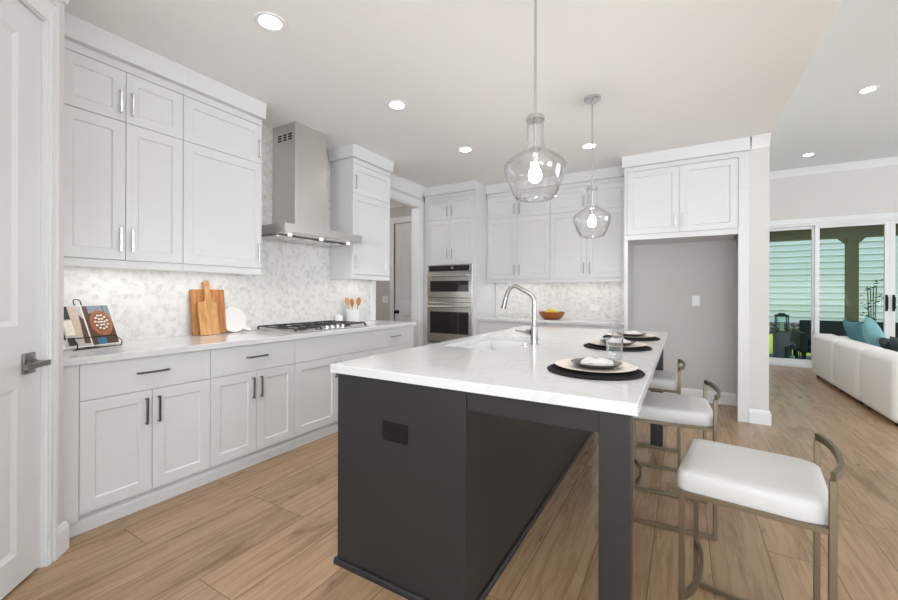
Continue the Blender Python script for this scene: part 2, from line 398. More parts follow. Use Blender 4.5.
# ------------------------------------------------------------------ setting: room shell
XW, YB, ZC, ZL = -3.256, 5.45, 2.749, 3.375      # left wall, back wall, kitchen ceiling, living ceiling
XR, XE, YF, YN = 0.704, 6.5, 8.894, -4.0          # kitchen/living break, right wall, far wall, near wall
MB().box((-6, -4.2, -.12), (6.7, 8.96, 0)).build('floor', FLOOR)['kind'] = 'structure'
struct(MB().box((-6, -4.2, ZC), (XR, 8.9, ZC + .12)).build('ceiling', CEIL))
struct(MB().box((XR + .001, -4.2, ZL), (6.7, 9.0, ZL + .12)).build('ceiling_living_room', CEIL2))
struct(MB().box((XR - .1, -4.2, ZC + .121), (XR, 9.0, ZL + .12)).build('wall_ceiling_step', CEIL))
# left wall with cased opening
OP0, OP1, OPZ = 3.75, 4.69, 2.47
b = MB(); b.box((XW - .12, .6, 0), (XW, OP0, ZC)); b.box((XW - .12, OP1, 0), (XW, YB + .12, ZC)); b.box((XW - .12, OP0 + .0005, OPZ), (XW, OP1 - .0005, ZC))
struct(b.build('wall_left', WALL))
b = MB(); b.box((XW - .119, YB, 0), (XR - .0005, YB + .12, ZC - .001)); struct(b.build('wall_back', WALLG))
# pillar wall between refrigerator alcove and living room
struct(MB().box((.5495, 4.806, 0), (XR, YB - .001, ZC - .001)).build('wall_pillar', WALL))
struct(MB().box((XR - .14, YB + .122, 0), (XR, YF - .002, ZC - .001)).build('wall_living_left', WALL))
# pantry wall at 45 degrees, its return, and walls behind the camera
C0 = Vector((-2.576, .718, 0)); E45 = Vector((.70711, -.70711, 0)); N45 = Vector((.70711, .70711, 0))
def PT(u, z, w=0): p = C0 + E45 * u + N45 * w; return (p.x, p.y, z)
DU0, DU1, DZ = .130, .905, 2.46
b = MB()
def slab45(b, u0, u1, z0, z1, w0, w1): b.poly_prism([PT(u0, z0, w0), PT(u1, z0, w0), PT(u1, z0, w1), PT(u0, z0, w1)], (0, 0, z1 - z0))
slab45(b, 0, DU0 - .012, 0, ZC, -.115, 0); slab45(b, DU1 + .012, 1.25, 0, ZC, -.115, 0); slab45(b, DU0 - .0119, DU1 + .0119, DZ + .012, ZC, -.115, 0)
struct(b.build('wall_pantry', WALL))
struct(MB().box((XW, .60, 0), (-2.60, .7175, ZC)).build('wall_pantry_return', WALL))
p = C0 + E45 * 1.25
struct(MB().box((p.x - .12, -4, 0), (p.x, p.y - .06, ZC)).build('wall_left_near', WALL))
# near wall and right wall with window openings added for the fill lamps
def wall_openings(name, T, u0, u1, z0, z1, w0, w1, ops, m=WALL):
    b = MB(); cur = u0
    for a, c, lo, hi in ops:
        b.box(T(cur, z0, w0), T(a, z1, w1)); b.box(T(a, z0, w0), T(c, lo, w1)); b.box(T(a, hi, w0), T(c, z1, w1)); cur = c
    b.box(T(cur, z0, w0), T(u1, z1, w1)); return struct(b.build(name, m))
wall_openings('wall_near', TBk, -2.6, 6.5, 0, ZL, YN - .12, YN, [(-.5, 2.3, .3, 2.4), (3.2, 5.6, .3, 2.4)])
wall_openings('wall_right', TLx, -4.0, YF + .1, 0, ZL, XE, XE + .12, [(-1.8, .6, .4, 2.4), (3.4, 7.0, .3, 2.5)])
def window_frame(name, T, u0, u1, z0, z1, w0, w1, mull):
    b = MB(); f = .05
    b.box(T(u0, z0, w0), T(u0 + f, z1, w1)); b.box(T(u1 - f, z0, w0), T(u1, z1, w1)); b.box(T(u0 + f, z0, w0), T(u1 - f, z0 + f, w1)); b.box(T(u0 + f, z1 - f, w0), T(u1 - f, z1, w1))
    for k in range(1, mull): c = u0 + (u1 - u0) * k / mull; b.box(T(c - .025, z0 + f, w0), T(c + .025, z1 - f, w1))
    struct(b.build(name, TRIMW))
window_frame('window_2', TBk, -.5, 2.3, .3, 2.4, YN - .05, YN, 3); window_frame('window_3', TBk, 3.2, 5.6, .3, 2.4, YN - .05, YN, 3)
window_frame('window_4', TLx, 3.4, 7.0, .3, 2.5, XE, XE + .05, 4); window_frame('window_5', TLx, -1.8, .6, .4, 2.4, XE, XE + .05, 3)
# far wall with sliding door opening
S0, S1, SZ = .90, 4.62, 2.44
b = MB(); b.box((XR, YF, SZ), (XE, YF + .12, ZL)); b.box((XR, YF, 0), (S0, YF + .12, SZ - .0005)); b.box((S1, YF, 0), (XE, YF + .12, SZ - .0005))
struct(b.build('wall_far', WALL))
# hall beyond the opening
HY = 5.12
b = MB(); b.box((-5.6, HY, 0), (-4.08, HY + .1, ZC)); b.box((-4.0801, HY, 2.42), (XW - .1215, HY + .1, ZC)); b.box((-4.08, HY + .062, 0), (XW - .1215, HY + .1, 2.42)); struct(b.build('wall_hall', WALLG))
struct(MB().box((-5.7, 2.6, 0), (-5.6, HY + .1, ZC)).build('wall_hall_far', WALLG))
struct(MB().box((-5.6, 2.5, 0), (XW - .1205, 2.6, ZC)).build('wall_hall_near', WALLG))

def profile_run(b, prof, p0, p1, outdir):
    """prof [(out, z)] closed polygon extruded from p0 to p1"""
    p0 = Vector(p0); p1 = Vector(p1); o = Vector(outdir)
    b.poly_prism([(p0 + o * a + Vector((0, 0, z))) for a, z in prof], p1 - p0)
def crown_prof(z, h=.115, d=.085): return [(0, z - h), (.012, z - h), (.018, z - h + .02), (d * .55, z - h * .45), (d * .85, z - .02), (d, z - .012), (d, z), (0, z)]
def base_prof(h=.135, d=.016): return [(0, 0), (d, 0), (d, h - .028), (d * .72, h - .016), (d * .5, h - .004), (0, h)]
# crown mouldings
b = MB(); profile_run(b, crown_prof(ZC - .0005, .14, .09), (XW + .0005, 3.66, 0), (XW + .0005, 4.74, 0), (1, 0, 0)); struct(b.build('trim_1', TRIMW))
b = MB(); profile_run(b, crown_prof(ZL - .0005, .11, .085), (XR + .001, YF - .0005, 0), (XE, YF - .0005, 0), (0, -1, 0)); struct(b.build('trim_2', TRIMW))
b = MB(); profile_run(b, crown_prof(ZC - .0005, .11, .07), (.5625, 4.8055, 0), (XR, 4.8055, 0), (0, -1, 0)); struct(b.build('trim_3', TRIMW))
b = MB(); profile_run(b, crown_prof(ZC - .0005, .12, .08), PT(0.0, 0, .0005), PT(1.25, 0, .0005), N45); struct(b.build('trim_4', TRIMW))
b = MB(); profile_run(b, crown_prof(ZC - .0005, .12, .09), (-5.59, HY - .0005, 0), (XW - .125, HY - .0005, 0), (0, -1, 0)); struct(b.build('trim_5', TRIMW))
# opening casing
b = MB()
b.box((XW + .0005, OP0 - .08, 0.0), (XW + .02, OP0, OPZ + .095), .004); b.box((XW + .0005, OP1, 0), (XW + .02, OP1 + .095, OPZ + .095), .004)
b.box((XW + .0005, OP0 + .0002, OPZ), (XW + .0195, OP1 - .0002, OPZ + .095), .004)
b.box((XW - .12, OP0 + .0002, 0), (XW + .002, OP0 + .012, OPZ), 0); b.box((XW - .12, OP1 - .012, 0), (XW + .002, OP1 - .0002, OPZ), 0); b.box((XW - .12, OP0 + .0125, OPZ - .012), (XW + .002, OP1 - .0125, OPZ - .0002), 0)
struct(b.build('trim_6', TRIMW))
# hall door with casing, lever
b = MB(); hx0, hx1 = -4.035, -3.40
b.shaker(TBk, hx0, hx1, .012, 1.0, HY + .06, HY + .02, .11, .008, .02); b.shaker(TBk, hx0, hx1, 1.001, 2.36, HY + .06, HY + .02, .11, .008, .02)
hd = struct(b.build('door_2', DOORW)); hd['label'] = 'white panelled hall door seen through the cased opening'
b = MB(); b.cyl((hx0 + .06, HY + .019, .94), (hx0 + .06, HY + .008, .94), .03); b.cyl((hx0 + .06, HY + .0085, .94), (hx0 + .06, HY - .03, .94), .012)
b.lathe([(0, -.028), (.02, -.022), (.029, -.006), (.028, .008), (.014, .022), (0, .024)], (hx0 + .06, HY - .04, .94), 20, Matrix.Rotation(PI / 2, 3, 'X'))
b.build('door_handle', BLACKP, hd, True)
b = MB(); b.box((-4.115, HY - .018, 0), (-4.037, HY - .0005, 2.46), .004); b.box((-4.036, HY - .018, 2.363), (-3.385, HY - .0005, 2.46), .004); struct(b.build('trim_7', TRIMW))
b = MB(); profile_run(b, base_prof(), (-5.59, HY - .0005, 0), (-4.116, HY - .0005, 0), (0, -1, 0)); struct(b.build('baseboard_hall', TRIMW))

# pantry door (45 degrees)
b = MB()
def PTm(u, v, w): return PT(u, v, w)
b.shaker(PTm, DU0, DU1, .012, .97, -.05, -.012, .13, .009, .022); b.shaker(PTm, DU0, DU1, .9701, DZ, -.05, -.012, .13, .009, .022)
d1 = struct(b.build('door_1', DOORW)); d1['label'] = 'white two-panel pantry door with square rosette lever'
hz = .935
b = MB(); R = Matrix.Rotation(-PI / 4, 3, 'Z')
c = Vector(PT(.208, hz, -.006)); b.box(c - Vector((.033, .005, .045)), c + Vector((.033, .005, .045)), .003, 2, R)
b.cyl(PT(.208, hz, -.001), PT(.208, hz, .045), .012)
b.cyl(PT(.208, hz, .0), PT(.208, hz, .014), .021)
b.tube([PT(.192, hz, .055), PT(.24, hz, .056), PT(.315, hz - .003, .052)], (.011, .0075), square=True, up=(0, 0, 1))
b.build('door_handle', DARKN, d1, True)
b = MB()
for u0, u1 in ((.072, DU0 - .004), (DU1 + .004, DU1 + .121)):
    slab45(b, u0, u1, 0, DZ + .125, .0003, .012)
slab45(b, .072, .090, 0, DZ + .125, .0121, .022); slab45(b, .103, .114, 0, DZ + .04, .0121, .017)
slab45(b, DU0 - .0038, DU1 + .0038, DZ + .008, DZ + .125, .0003, .012); slab45(b, .0901, DU1 + .1, DZ + .103, DZ + .125, .0121, .022)
slab45(b, DU0 - .012, DU0 - .002, 0, DZ + .002, -.1, -.0002); slab45(b, DU1 + .002, DU1 + .012, 0, DZ + .002, -.1, -.0002); slab45(b, DU0 - .0118, DU1 + .0118, DZ + .0025, DZ + .012, -.1, -.0002)
struct(b.build('trim_8', TRIMW))
b = MB(); profile_run(b, base_prof(.135, .018), PT(-.012, 0, .0004), PT(.0715, 0, .0004), N45); struct(b.build('baseboard_pantry', TRIMW))
b = MB(); profile_run(b, base_prof(), (-.535, YB - .0005, 0), (.5105, YB - .0005, 0), (0, -1, 0)); struct(b.build('baseboard_alcove', TRIMW))
b = MB(); profile_run(b, base_prof(.135, .016), (.550, 4.8055, 0), (XR, 4.8055, 0), (0, -1, 0)); profile_run(b, base_prof(.135, .016), (XR + .0002, 4.7895, 0), (XR + .0002, YF - .02, 0), (1, 0, 0)); struct(b.build('baseboard_pillar', TRIMW))
b = MB(); profile_run(b, base_prof(.135, .016), (XR + .02, YF - .0005, 0), (S0 - .1, YF - .0005, 0), (0, -1, 0)); struct(b.build('baseboard_far', TRIMW))

# sliding glass door: frame, four panels
b = MB()
b.box((S0 - .09, YF - .02, 0), (S0, YF - .0005, SZ + .09), .004); b.box((S1, YF - .02, 0), (S1 + .09, YF - .0005, SZ + .09), .004); b.box((S0 + .0002, YF - .0195, SZ), (S1 - .0002, YF - .0005, SZ + .09), .004)
struct(b.build('trim_9', TRIMW))
b = MB(); b.box((S0, YF, 0), (S0 + .04, YF + .12, SZ)); b.box((S1 - .04, YF, 0), (S1, YF + .12, SZ)); b.box((S0 + .0402, YF, SZ - .035), (S1 - .0402, YF + .12, SZ - .0005)); b.box((S0 + .0402, YF - .03, .0005), (S1 - .0402, YF + .12, .035), .004)
win = struct(b.build('window_1', TRIMW)); win['label'] = 'white framed sliding glass door to the porch'
edges = [S0 + .041, 1.91, 2.80, 3.70, S1 - .041]
for k in range(4):
    x0, x1 = edges[k], edges[k + 1]; y0 = YF + (.02 if k in (1, 2) else .065); y1 = y0 + .04; z0, z1 = .0355, SZ - .0355; f = .060
    if k == 0: x1 += .03
    if k == 3: x0 -= .03
    b = MB(); b.box((x0, y0, z0), (x0 + f, y1, z1), .004); b.box((x1 - f, y0, z0), (x1, y1, z1), .004); b.box((x0 + f + .0002, y0, z0), (x1 - f - .0002, y1, z0 + .09), .004); b.box((x0 + f + .0002, y0, z1 - .05), (x1 - f - .0002, y1, z1), .004)
    fr = b.build('sash', TRIMW, win)
    MB().box((x0 + f + .0005, y0 + .017, z0 + .0905), (x1 - f - .0005, y0 + .022, z1 - .0505)).build('pane', GLASSW, fr)
    if k in (1, 2):
        hx = x1 - .04 if k == 1 else x0 + .04
        b = MB(); b.box((hx - .014, y0 - .012, .98), (hx + .014, y0 - .0005, 1.24), .004)
        b.tube([(hx, y0 - .011, 1.0), (hx, y0 - .05, 1.02), (hx, y0 - .05, 1.20), (hx, y0 - .011, 1.22)], .009, 8)
        b.build('door_handle', BLACKP, fr, True)

# marble mosaic wall tile
struct(MB().box((XW + .0005, .719, .9145), (XW + .008, 3.6695, 2.7485)).build('wall_tile_left', TILE))
struct(MB().box((-2.389, YB - .008, .9145), (-.569, YB - .0005, 1.45)).build('wall_tile_back', TILE))

# ------------------------------------------------------------------ left base cabinets
XB = -2.644; TH = .02
ZT, ZD, ZM, ZK = .874, .690, .6835, .104
def door_part(T, u0, u1, v0, v1, wface, sgn, parent, handle=None, rail=.062, m=None, hm=None, hl=.135, slab=False):
    b = MB(); g = .0016
    if slab: b.box(T(u0 + g, v0 + g, wface - sgn * TH), T(u1 - g, v1 - g, wface), .0015, 1)
    else: b.shaker(T, u0 + g, u1 - g, v0 + g, v1 - g, wface - sgn * TH, wface, rail)
    d = b.build('drawer' if slab else 'door', m or CABW, parent)
    if handle:
        hu, hv, vert = handle; bar_handle(T, hu, hv, wface, sgn, hl, vert, d, hm)
    return d
def base_cab(name, label, u0, u1, layout, group='white base cabinets along the left wall'):
    t = thing(name, label, 'cabinet', (XW, u0, 0), group)
    b = MB(); b.box((XW + .009, u0 + .0008, .10), (XB - TH - .0006, u1 - .0008, ZT + .001)); b.build('body', CABW, t)
    b = MB(); b.box((XW + .3, u0 + .0006, 0), (XB - .045, u1 - .0006, .0995)); profile_run(b, [(0, 0), (.018, 0), (.018, .055), (.012, .068), (.004, .075), (0, .08)], (XB - .0448, u0 + .0006, 0), (XB - .0448, u1 - .0006, 0), (1, 0, 0)); b.build('toe_kick', CABW, t)
    return t
us = (.797, 1.450, 2.103, 3.014, 3.711)
t = thing('cabinet_filler', 'narrow white filler strip between pantry wall and first base cabinet', 'cabinet filler', (XW, .7205, 0))
MB().box((XB - .3, .7205, 0.0805), (XB - .002, us[0] - .0008, ZT)).build('panel', CABW, t)
b = MB(); b.box((XB - .3, .7205, 0), (XB - .045, us[0] + .0004, .08)); profile_run(b, [(0, 0), (.018, 0), (.018, .055), (.012, .068), (.004, .075), (0, .08)], (XB - .0448, .7205, 0), (XB - .0448, us[0] + .0004, 0), (1, 0, 0)); b.build('toe_kick', CABW, t)
HB = steel_mat('dark_reflection_pull', 2, (.27, .26, .25), .3)  # darker copy of the nickel; dark reflections put into its colour
for i, (lab) in enumerate(('white base cabinet nearest the pantry door, below the open cookbook', 'white base cabinet below the wooden cutting boards, second from pantry door')):
    u0, u1 = us[i], us[i + 1]; um = (u0 + u1) / 2 if i else 1.121
    t = base_cab('base_cabinet', lab, u0, u1, None)
    door_part(TLx, u0, u1, ZM, ZT, XB, 1, t, ((u0 + u1) / 2, .787, False), slab=True, hm=HB, hl=.16)
    door_part(TLx, u0, um, ZK, ZM, XB, 1, t, (um - .031, .565, True), hm=HB, hl=.15)
    door_part(TLx, um, u1, ZK, ZM, XB, 1, t, (um + .031, .565, True), hm=HB, hl=.15)
t = base_cab('base_cabinet', 'wide white base cabinet under the gas cooktop with plain false front', us[2], us[3], None)
door_part(TLx, us[2], us[3], ZM, ZT, XB, 1, t, None, slab=True); um = (us[2] + us[3]) / 2
door_part(TLx, us[2], um, ZK, ZM, XB, 1, t, (um - .031, .565, True), hm=HB); door_part(TLx, um, us[3], ZK, ZM, XB, 1, t, (um + .031, .565, True), hm=HB)
t = base_cab('drawer_cabinet', 'white drawer base cabinet at the far end of the left run beside the hall opening', us[3], us[4] - .018, None)
for z0, z1 in ((ZM, ZT), (.40, ZM), (ZK, .40)): door_part(TLx, us[3], us[4] - .018, z0, z1, XB, 1, t, ((us[3] + us[4]) / 2, z1 - .08 if z1 < .8 else .787, False), slab=True, hl=.16)
MB().box((XW + .021, us[4] - .0175, 0), (XB - .001, us[4], ZT + .001)).build('end_panel', CABW, t)
# continuous worktop
b = MB(); b.box((XW + .0085, .7205, .876), (-2.615, 3.7035, .914), .004); b.box((XW + .022, 3.7036, .876), (-2.615, 3.722, .914), .003)
tag(b.build('countertop', QUARTZ), 'long white quartz countertop along the left wall under the cooktop', 'countertop')

# ------------------------------------------------------------------ upper cabinets
XU = -2.927; ZU0, ZU1, ZU2 = 1.436, 2.275, 2.582
def crown_piece(b, T, u0, u1, w, sgn, ends=(0, 0), dep=.3):
    """flush frieze and projecting flat crown along face w; ends: project on the left/right end too"""
    b.box(T(u0, ZU2 + .002, w - sgn * dep), T(u1, ZU2 + .0485, w))
    o0, o1 = .045, .06
    e0, e1 = [max(0, e - 1) for e in ends]
    pts0 = [T(u0 - e0 * o0, ZU2 + .049, w + sgn * o0), T(u1 + e1 * o0, ZU2 + .049, w + sgn * o0), T(u1 + e1 * o0, ZU2 + .049, w - sgn * dep), T(u0 - e0 * o0, ZU2 + .049, w - sgn * dep)]
    pts1 = [T(u0 - e0 * o1, ZC - .0008, w + sgn * o1), T(u1 + e1 * o1, ZC - .0008, w + sgn * o1), T(u1 + e1 * o1, ZC - .0008, w - sgn * dep), T(u0 - e0 * o1, ZC - .0008, w - sgn * dep)]
    b2 = bmesh.new(); lo = [b2.verts.new(p) for p in pts0]; hi = [b2.verts.new(p) for p in pts1]
    b2.faces.new(lo[::-1]); b2.faces.new(hi)
    for i in range(4): b2.faces.new((lo[i], lo[(i + 1) % 4], hi[(i + 1) % 4], hi[i]))
    bmesh.ops.recalc_face_normals(b2, faces=b2.faces[:]); b._merge(b2)
def wall_cab(name, label, T, u0, u1, wback, wface, sgn, doors, group, ends=(0, 0), fl=(0, 0), org=None, led=True):
    """doors: list of (u0,u1,v0,v1,handle)"""
    t = thing(name, label, 'cabinet', T((u0 + u1) / 2, ZU0, wback), group)
    b = MB(); b.box(T(u0 + .0005, ZU0 - .002, wback), T(u1 - .0005, ZU2 + .0015, wface - sgn * (TH + .0006))); b.build('body', CABW, t)
    for (a, c, v0, v1, h) in doors: door_part(T, a, c, v0, v1, wface, sgn, t, h, hl=.14)
    b = MB(); crown_piece(b, T, u0 + .0005, u1 - .0005, wface, sgn, ends); b.build('crown', CABW, t)
    b = MB(); b.box(T(u0 + .0005, ZU0 - .05, wface - sgn * .022), T(u1 - .0005, ZU0 - .0025, wface - sgn * .002), .002)
    if ends[1]: b.box(T(u1 - .0205, ZU0 - .05, wback), T(u1 - .0005, ZU0 - .0025, wface - sgn * .0225), .002)
    if ends[0]: b.box(T(u0 + .0005, ZU0 - .05, wback), T(u0 + .0205, ZU0 - .0025, wface - sgn * .0225), .002)
    b.build('light_rail', CABW, t)
    if led:
        MB().box(T(u0 + .06, ZU0 - .012, wback + sgn * .20), T(u1 - .06, ZU0 - .0025, wback + sgn * .215)).build('led_strip', LEDM, t)
    return t
GU = 'white wall cabinets flanking the range hood'
XBK = XW + .0095
h_lo, h_hi = 1.56, 2.39
t = wall_cab('wall_cabinet', 'white double-door wall cabinet above the cookbook, nearest the pantry door', TLx, .788, 1.420, XBK, XU, 1,
    [(.788, 1.097, ZU0, ZU1, (1.097 - .030, h_lo, True)), (1.097, 1.420, ZU0, ZU1, (1.097 + .030, h_lo, True)),
     (.788, 1.097, ZU1, ZU2, (1.097 - .030, h_hi, True)), (1.097, 1.420, ZU1, ZU2, (1.097 + .030, h_hi, True))], GU)
MB().box((XU - .3, .7205, ZU0 - .05), (XU - .004, .7875, ZC - .001)).build('filler', CABW, t)
t = wall_cab('wall_cabinet', 'white wall cabinet with one wide door left of the range hood', TLx, 1.420, 2.006, XBK, XU, 1,
    [(1.420, 2.006, ZU0, ZU1, (2.006 - .031, h_lo, True)), (1.420, 2.006, ZU1, ZU2, (2.006 - .031, h_hi, True))], GU, (0, 1))
t = wall_cab('wall_cabinet', 'narrow white wall cabinet between range hood and hall opening', TLx, 3.031, 3.632, XBK, XU, 1,
    [(3.031, 3.632, ZU0, ZU1, (3.031 + .032, h_lo, True)), (3.031, 3.632, ZU1, ZU2, (3.031 + .032, h_hi, True))], GU, (2, 1))
def led_lamp(loc, L, energy, rotz):
    lamp('under_cabinet_light', 'AREA', loc, energy * .22, (1, .97, .92), (0, 0, rotz), shape='RECTANGLE', size=L, size_y=.03)
led_lamp((XW + .2, 1.1, ZU0 - .02), .5, 2.1, PI / 2); led_lamp((XW + .2, 1.71, ZU0 - .02), .5, 1.3, PI / 2); led_lamp((XW + .2, 3.33, ZU0 - .02), .45, 1.4, PI / 2)

# ------------------------------------------------------------------ range hood
t = thing('range_hood', 'stainless steel chimney range hood above the cooktop', 'range hood', (XW, 2.558, 1.735))
b = MB(); b.box((XBK, 2.332, 1.8125), (-2.935, 2.688, ZC - .0006), .0015, 1); ch = b.build('chimney', STEELV, t)
b = MB()
for k in range(3):
    x0 = -3.17 + k * .07
    for r_ in range(3):
        z = 2.60 + r_ * .022
        b.box((x0, 2.3305, z), (x0 + .048, 2.3325, z + .014))
b.build('vent_grille', BLACKP, ch)
b = MB()
b.poly_prism([(XBK, 2.108, 1.744), (-2.775, 2.108, 1.744), (-2.775, 2.108, 1.812), (XBK, 2.108, 1.812)], (0, .902, 0)); b.build('canopy', STEELY, t)
b = MB()
b.box((XBK + .01, 2.118, 1.737), (-2.785, 3.0, 1.7435)); b.build('underside', STEELX, t)
b = MB()
for k in range(3):
    y0 = 2.15 + k * .275; b.box((XBK + .03, y0, 1.733), (-2.94, y0 + .265, 1.7205))
    for q in range(12): b.box((XBK + .04 + q * .0235, y0 + .012, 1.7295), (XBK + .048 + q * .0235, y0 + .253, 1.7325))
b.build('grease_filter', STEELX, t)
for y in (2.22, 2.558, 2.90):
    b = MB(); b.cyl((-2.86, y, 1.7205), (-2.86, y, 1.7345), .017, 20); b.build('hood_light', HOODL, t)
    lamp('hood_spot', 'SPOT', (-2.86, y, 1.725), 1.2, (1, .95, .88), (0, 0, 0), spot_size=1.9, spot_blend=.6, shadow_soft_size=.03)
# ------------------------------------------------------------------ gas cooktop
t = thing('gas_cooktop', 'stainless gas cooktop with black cast-iron grates', 'cooktop', (-2.98, 2.585, .914))
b = MB(); b.box((-3.235, 2.15, .9142), (-2.70, 3.02, .924), .004); b.build('top_plate', STEELY, t)
cs = [(-3.10, 2.33, .045), (-2.84, 2.33, .04), (-3.0, 2.585, .06), (-3.10, 2.84, .04), (-2.84, 2.84, .045)]
for x, y, r in cs:
    b = MB(); b.lathe([(0, .9243), (r * 1.1, .9243), (r * 1.1, .931), (r * .85, .934), (r * .85, .941), (r * .5, .944), (0, .944)], (x, y, 0), 24); b.build('burner', BLACKM, t, True)
for k in range(3):
    y0 = 2.172 + k * .279; y1 = y0 + .268; b = MB(); x0, x1 = -3.215, -2.725 if k != 1 else -2.80
    zb, zt = .942, .953; w = .0042
    for x in (x0, x1): b.box((x - w, y0, zb), (x + w, y1, zt), .002, 1)
    for y in (y0, (y0 + y1) / 2, y1): b.box((x0 + w, y - w, zb), (x1 - w, y + w, zt), .002, 1)
    b.box(((x0 + x1) / 2 - w, y0, zb), ((x0 + x1) / 2 + w, y1, zt), .002, 1)
    for x in (x0, x1):
        for y in (y0, y1): b.box((x - .008, y - .008, .9242), (x + .008, y + .008, zb + .001), .002, 1)
    b.build('grate', BLACKM, t)
for k in range(5):
    b = MB(); b.lathe([(0, .9243), (.019, .9243), (.019, .935), (.015, .950), (0, .950)], (-2.745, 2.455 + k * .065, 0), 20); b.box((-2.763, 2.452 + k * .065, .9505), (-2.727, 2.458 + k * .065, .955)); b.build('knob', STEELX, t, True)

# ------------------------------------------------------------------ oven tower
YT = 4.80; tx0, tx1 = -3.226, -2.395
t = thing('oven_cabinet', 'tall white cabinet housing the built-in double oven', 'cabinet', (-2.81, YB, 0))
b = MB(); yb, yf = YB - .0015, YT + TH + .0006
b.box((tx0 + .001, yf, .10), (tx0 + .04, yb, ZU2)); b.box((tx1 - .03, YT + .0, .0), (tx1, yb, ZU2)); b.box((tx0 + .0405, yf, 1.665), (tx1 - .0305, yb, ZU2)); b.box((tx0 + .0405, yf, .10), (tx1 - .0305, yb, .535)); b.box((tx0 + .0405, YB - .03, .5355), (tx1 - .0305, yb, 1.6645))
b.build('body', CABW, t)
b = MB(); b.box((tx0, YT, .10), (tx0 + .035, YT + TH, ZU2), .001, 1); b.box((tx0 + .0352, YT, 1.6455), (tx1 - .0302, YT + TH, 1.674), .001, 1); b.box((tx0 + .0352, YT + .001, .54), (tx0 + .055, YT + TH, 1.645)); b.box((tx1 - .05, YT + .001, .54), (tx1 - .0302, YT + TH, 1.645)); b.build('face_frame', CABW, t)
dx0, dx1 = tx0 + .036, tx1 - .031; dm = (dx0 + dx1) / 2
for v0, v1, hv in ((1.675, ZU1, 1.79), (ZU1, ZU2, 2.39)):
    door_part(TBk, dx0, dm, v0, v1, YT, -1, t, (dm - .04, hv, True), hl=.14); door_part(TBk, dm, dx1, v0, v1, YT, -1, t, (dm + .04, hv, True), hl=.14)
door_part(TBk, dx0, dx1, ZK, .535, YT, -1, t, (dm, .45, False), slab=True)
b = MB(); crown_piece(b, TBk, tx0, tx1, YT, -1, (0, 1)); b.build('crown', CABW, t)
MB().box((tx0, YT + .06, 0), (tx1 - .031, YT + .3, .0995)).build('toe_kick', CABW, t)
b = MB(); b.box((XW + .0005, YT + .015, 0), (tx0 - .0005, YT + .03, ZC - .2)); b.build('filler', CABW, t)
# built-in oven with microwave above
ox0, ox1 = tx0 + .0555, tx1 - .0505; oy = YT - .022
t = thing('double_oven', 'stainless built-in double oven with black glass doors', 'oven', ((ox0 + ox1) / 2, YT, .545))
b = MB(); b.box((ox0 + .004, YT + .0005, .545), (ox1 - .004, YB - .05, 1.64)); b.build('body', BLACKM, t)
b = MB(); b.box((ox0, oy + .006, 1.535), (ox1, YT, 1.642), .003); cp = b.build('control_panel', STEELX, t)
b = MB(); b.box((ox0 + .03, oy + .0035, 1.55), (ox1 - .05, oy + .0058, 1.628)); b.build('display', GLASSD, cp)
b = MB(); b.lathe([(0, 0), (.017, 0), (.017, -.02), (.012, -.024), (0, -.024)], ((ox0 + ox1) / 2 + .06, oy + .0032, 1.59), 20, Matrix.Rotation(-PI / 2, 3, 'X')); b.build('knob', CHROME, cp, True)
def oven_door(z0, z1, wz0, wz1, hz):
    b = MB(); b.box((ox0, oy, z0), (ox1, YT, z1), .003); d = b.build('oven_door', STEELX, t)
    b = MB(); b.box((ox0 + .055, oy - .002, wz0), (ox1 - .055, oy - .0003, wz1), .0008, 1); b.build('window', GLASSD, d)
    b = MB(); b.cyl((ox0 + .03, oy - .05, hz), (ox1 - .03, oy - .05, hz), .011, 14)
    for x in (ox0 + .06, ox1 - .06): b.box((x - .012, oy - .05, hz - .009), (x + .012, oy - .0004, hz + .009), .002, 1)
    b.build('handle', STEELX, d, True)
oven_door(1.18, 1.531, 1.265, 1.415, 1.485)
b = MB(); b.box((ox0, oy + .01, 1.118), (ox1, YT, 1.176), .002); b.build('vent_trim', STEELX, t)
oven_door(.56, 1.114, .68, .985, 1.055)

# ------------------------------------------------------------------ back wall base run and uppers
YBF = 4.855
bx = (-2.3935, -1.494, -.5695)
GB = 'white base cabinets on the back wall'
for i, lab in enumerate(('white base cabinet on the back wall beside the oven tower', 'white base cabinet on the back wall beside the refrigerator alcove')):
    a, c = bx[i] + .0005, bx[i + 1] - .0005
    t = thing('base_cabinet', lab, 'cabinet', ((a + c) / 2, YB, 0), GB)
    MB().box((a, YBF + TH + .0006, .10), (c, YB - .009, ZT + .001)).build('body', CABW, t)
    MB().box((a, YBF + .06, 0), (c, YBF + .3, .0995)).build('toe_kick', CABW, t)
    m_ = (a + c) / 2
    door_part(TBk, a, c, ZM, ZT, YBF, -1, t, (m_, .787, False), slab=True, hl=.16)
    door_part(TBk, a, m_, ZK, ZM, YBF, -1, t, (m_ - .031, .565, True)); door_part(TBk, m_, c, ZK, ZM, YBF, -1, t, (m_ + .031, .565, True))
b = MB(); b.box((bx[0] + .0006, YBF - .028, .876), (bx[2] - .0006, YB - .0085, .914), .004)
tag(b.build('countertop', QUARTZ), 'short white quartz countertop on the back wall holding the fruit bowl', 'countertop')
YUF = 5.126; GW = 'white wall cabinets on the back wall'
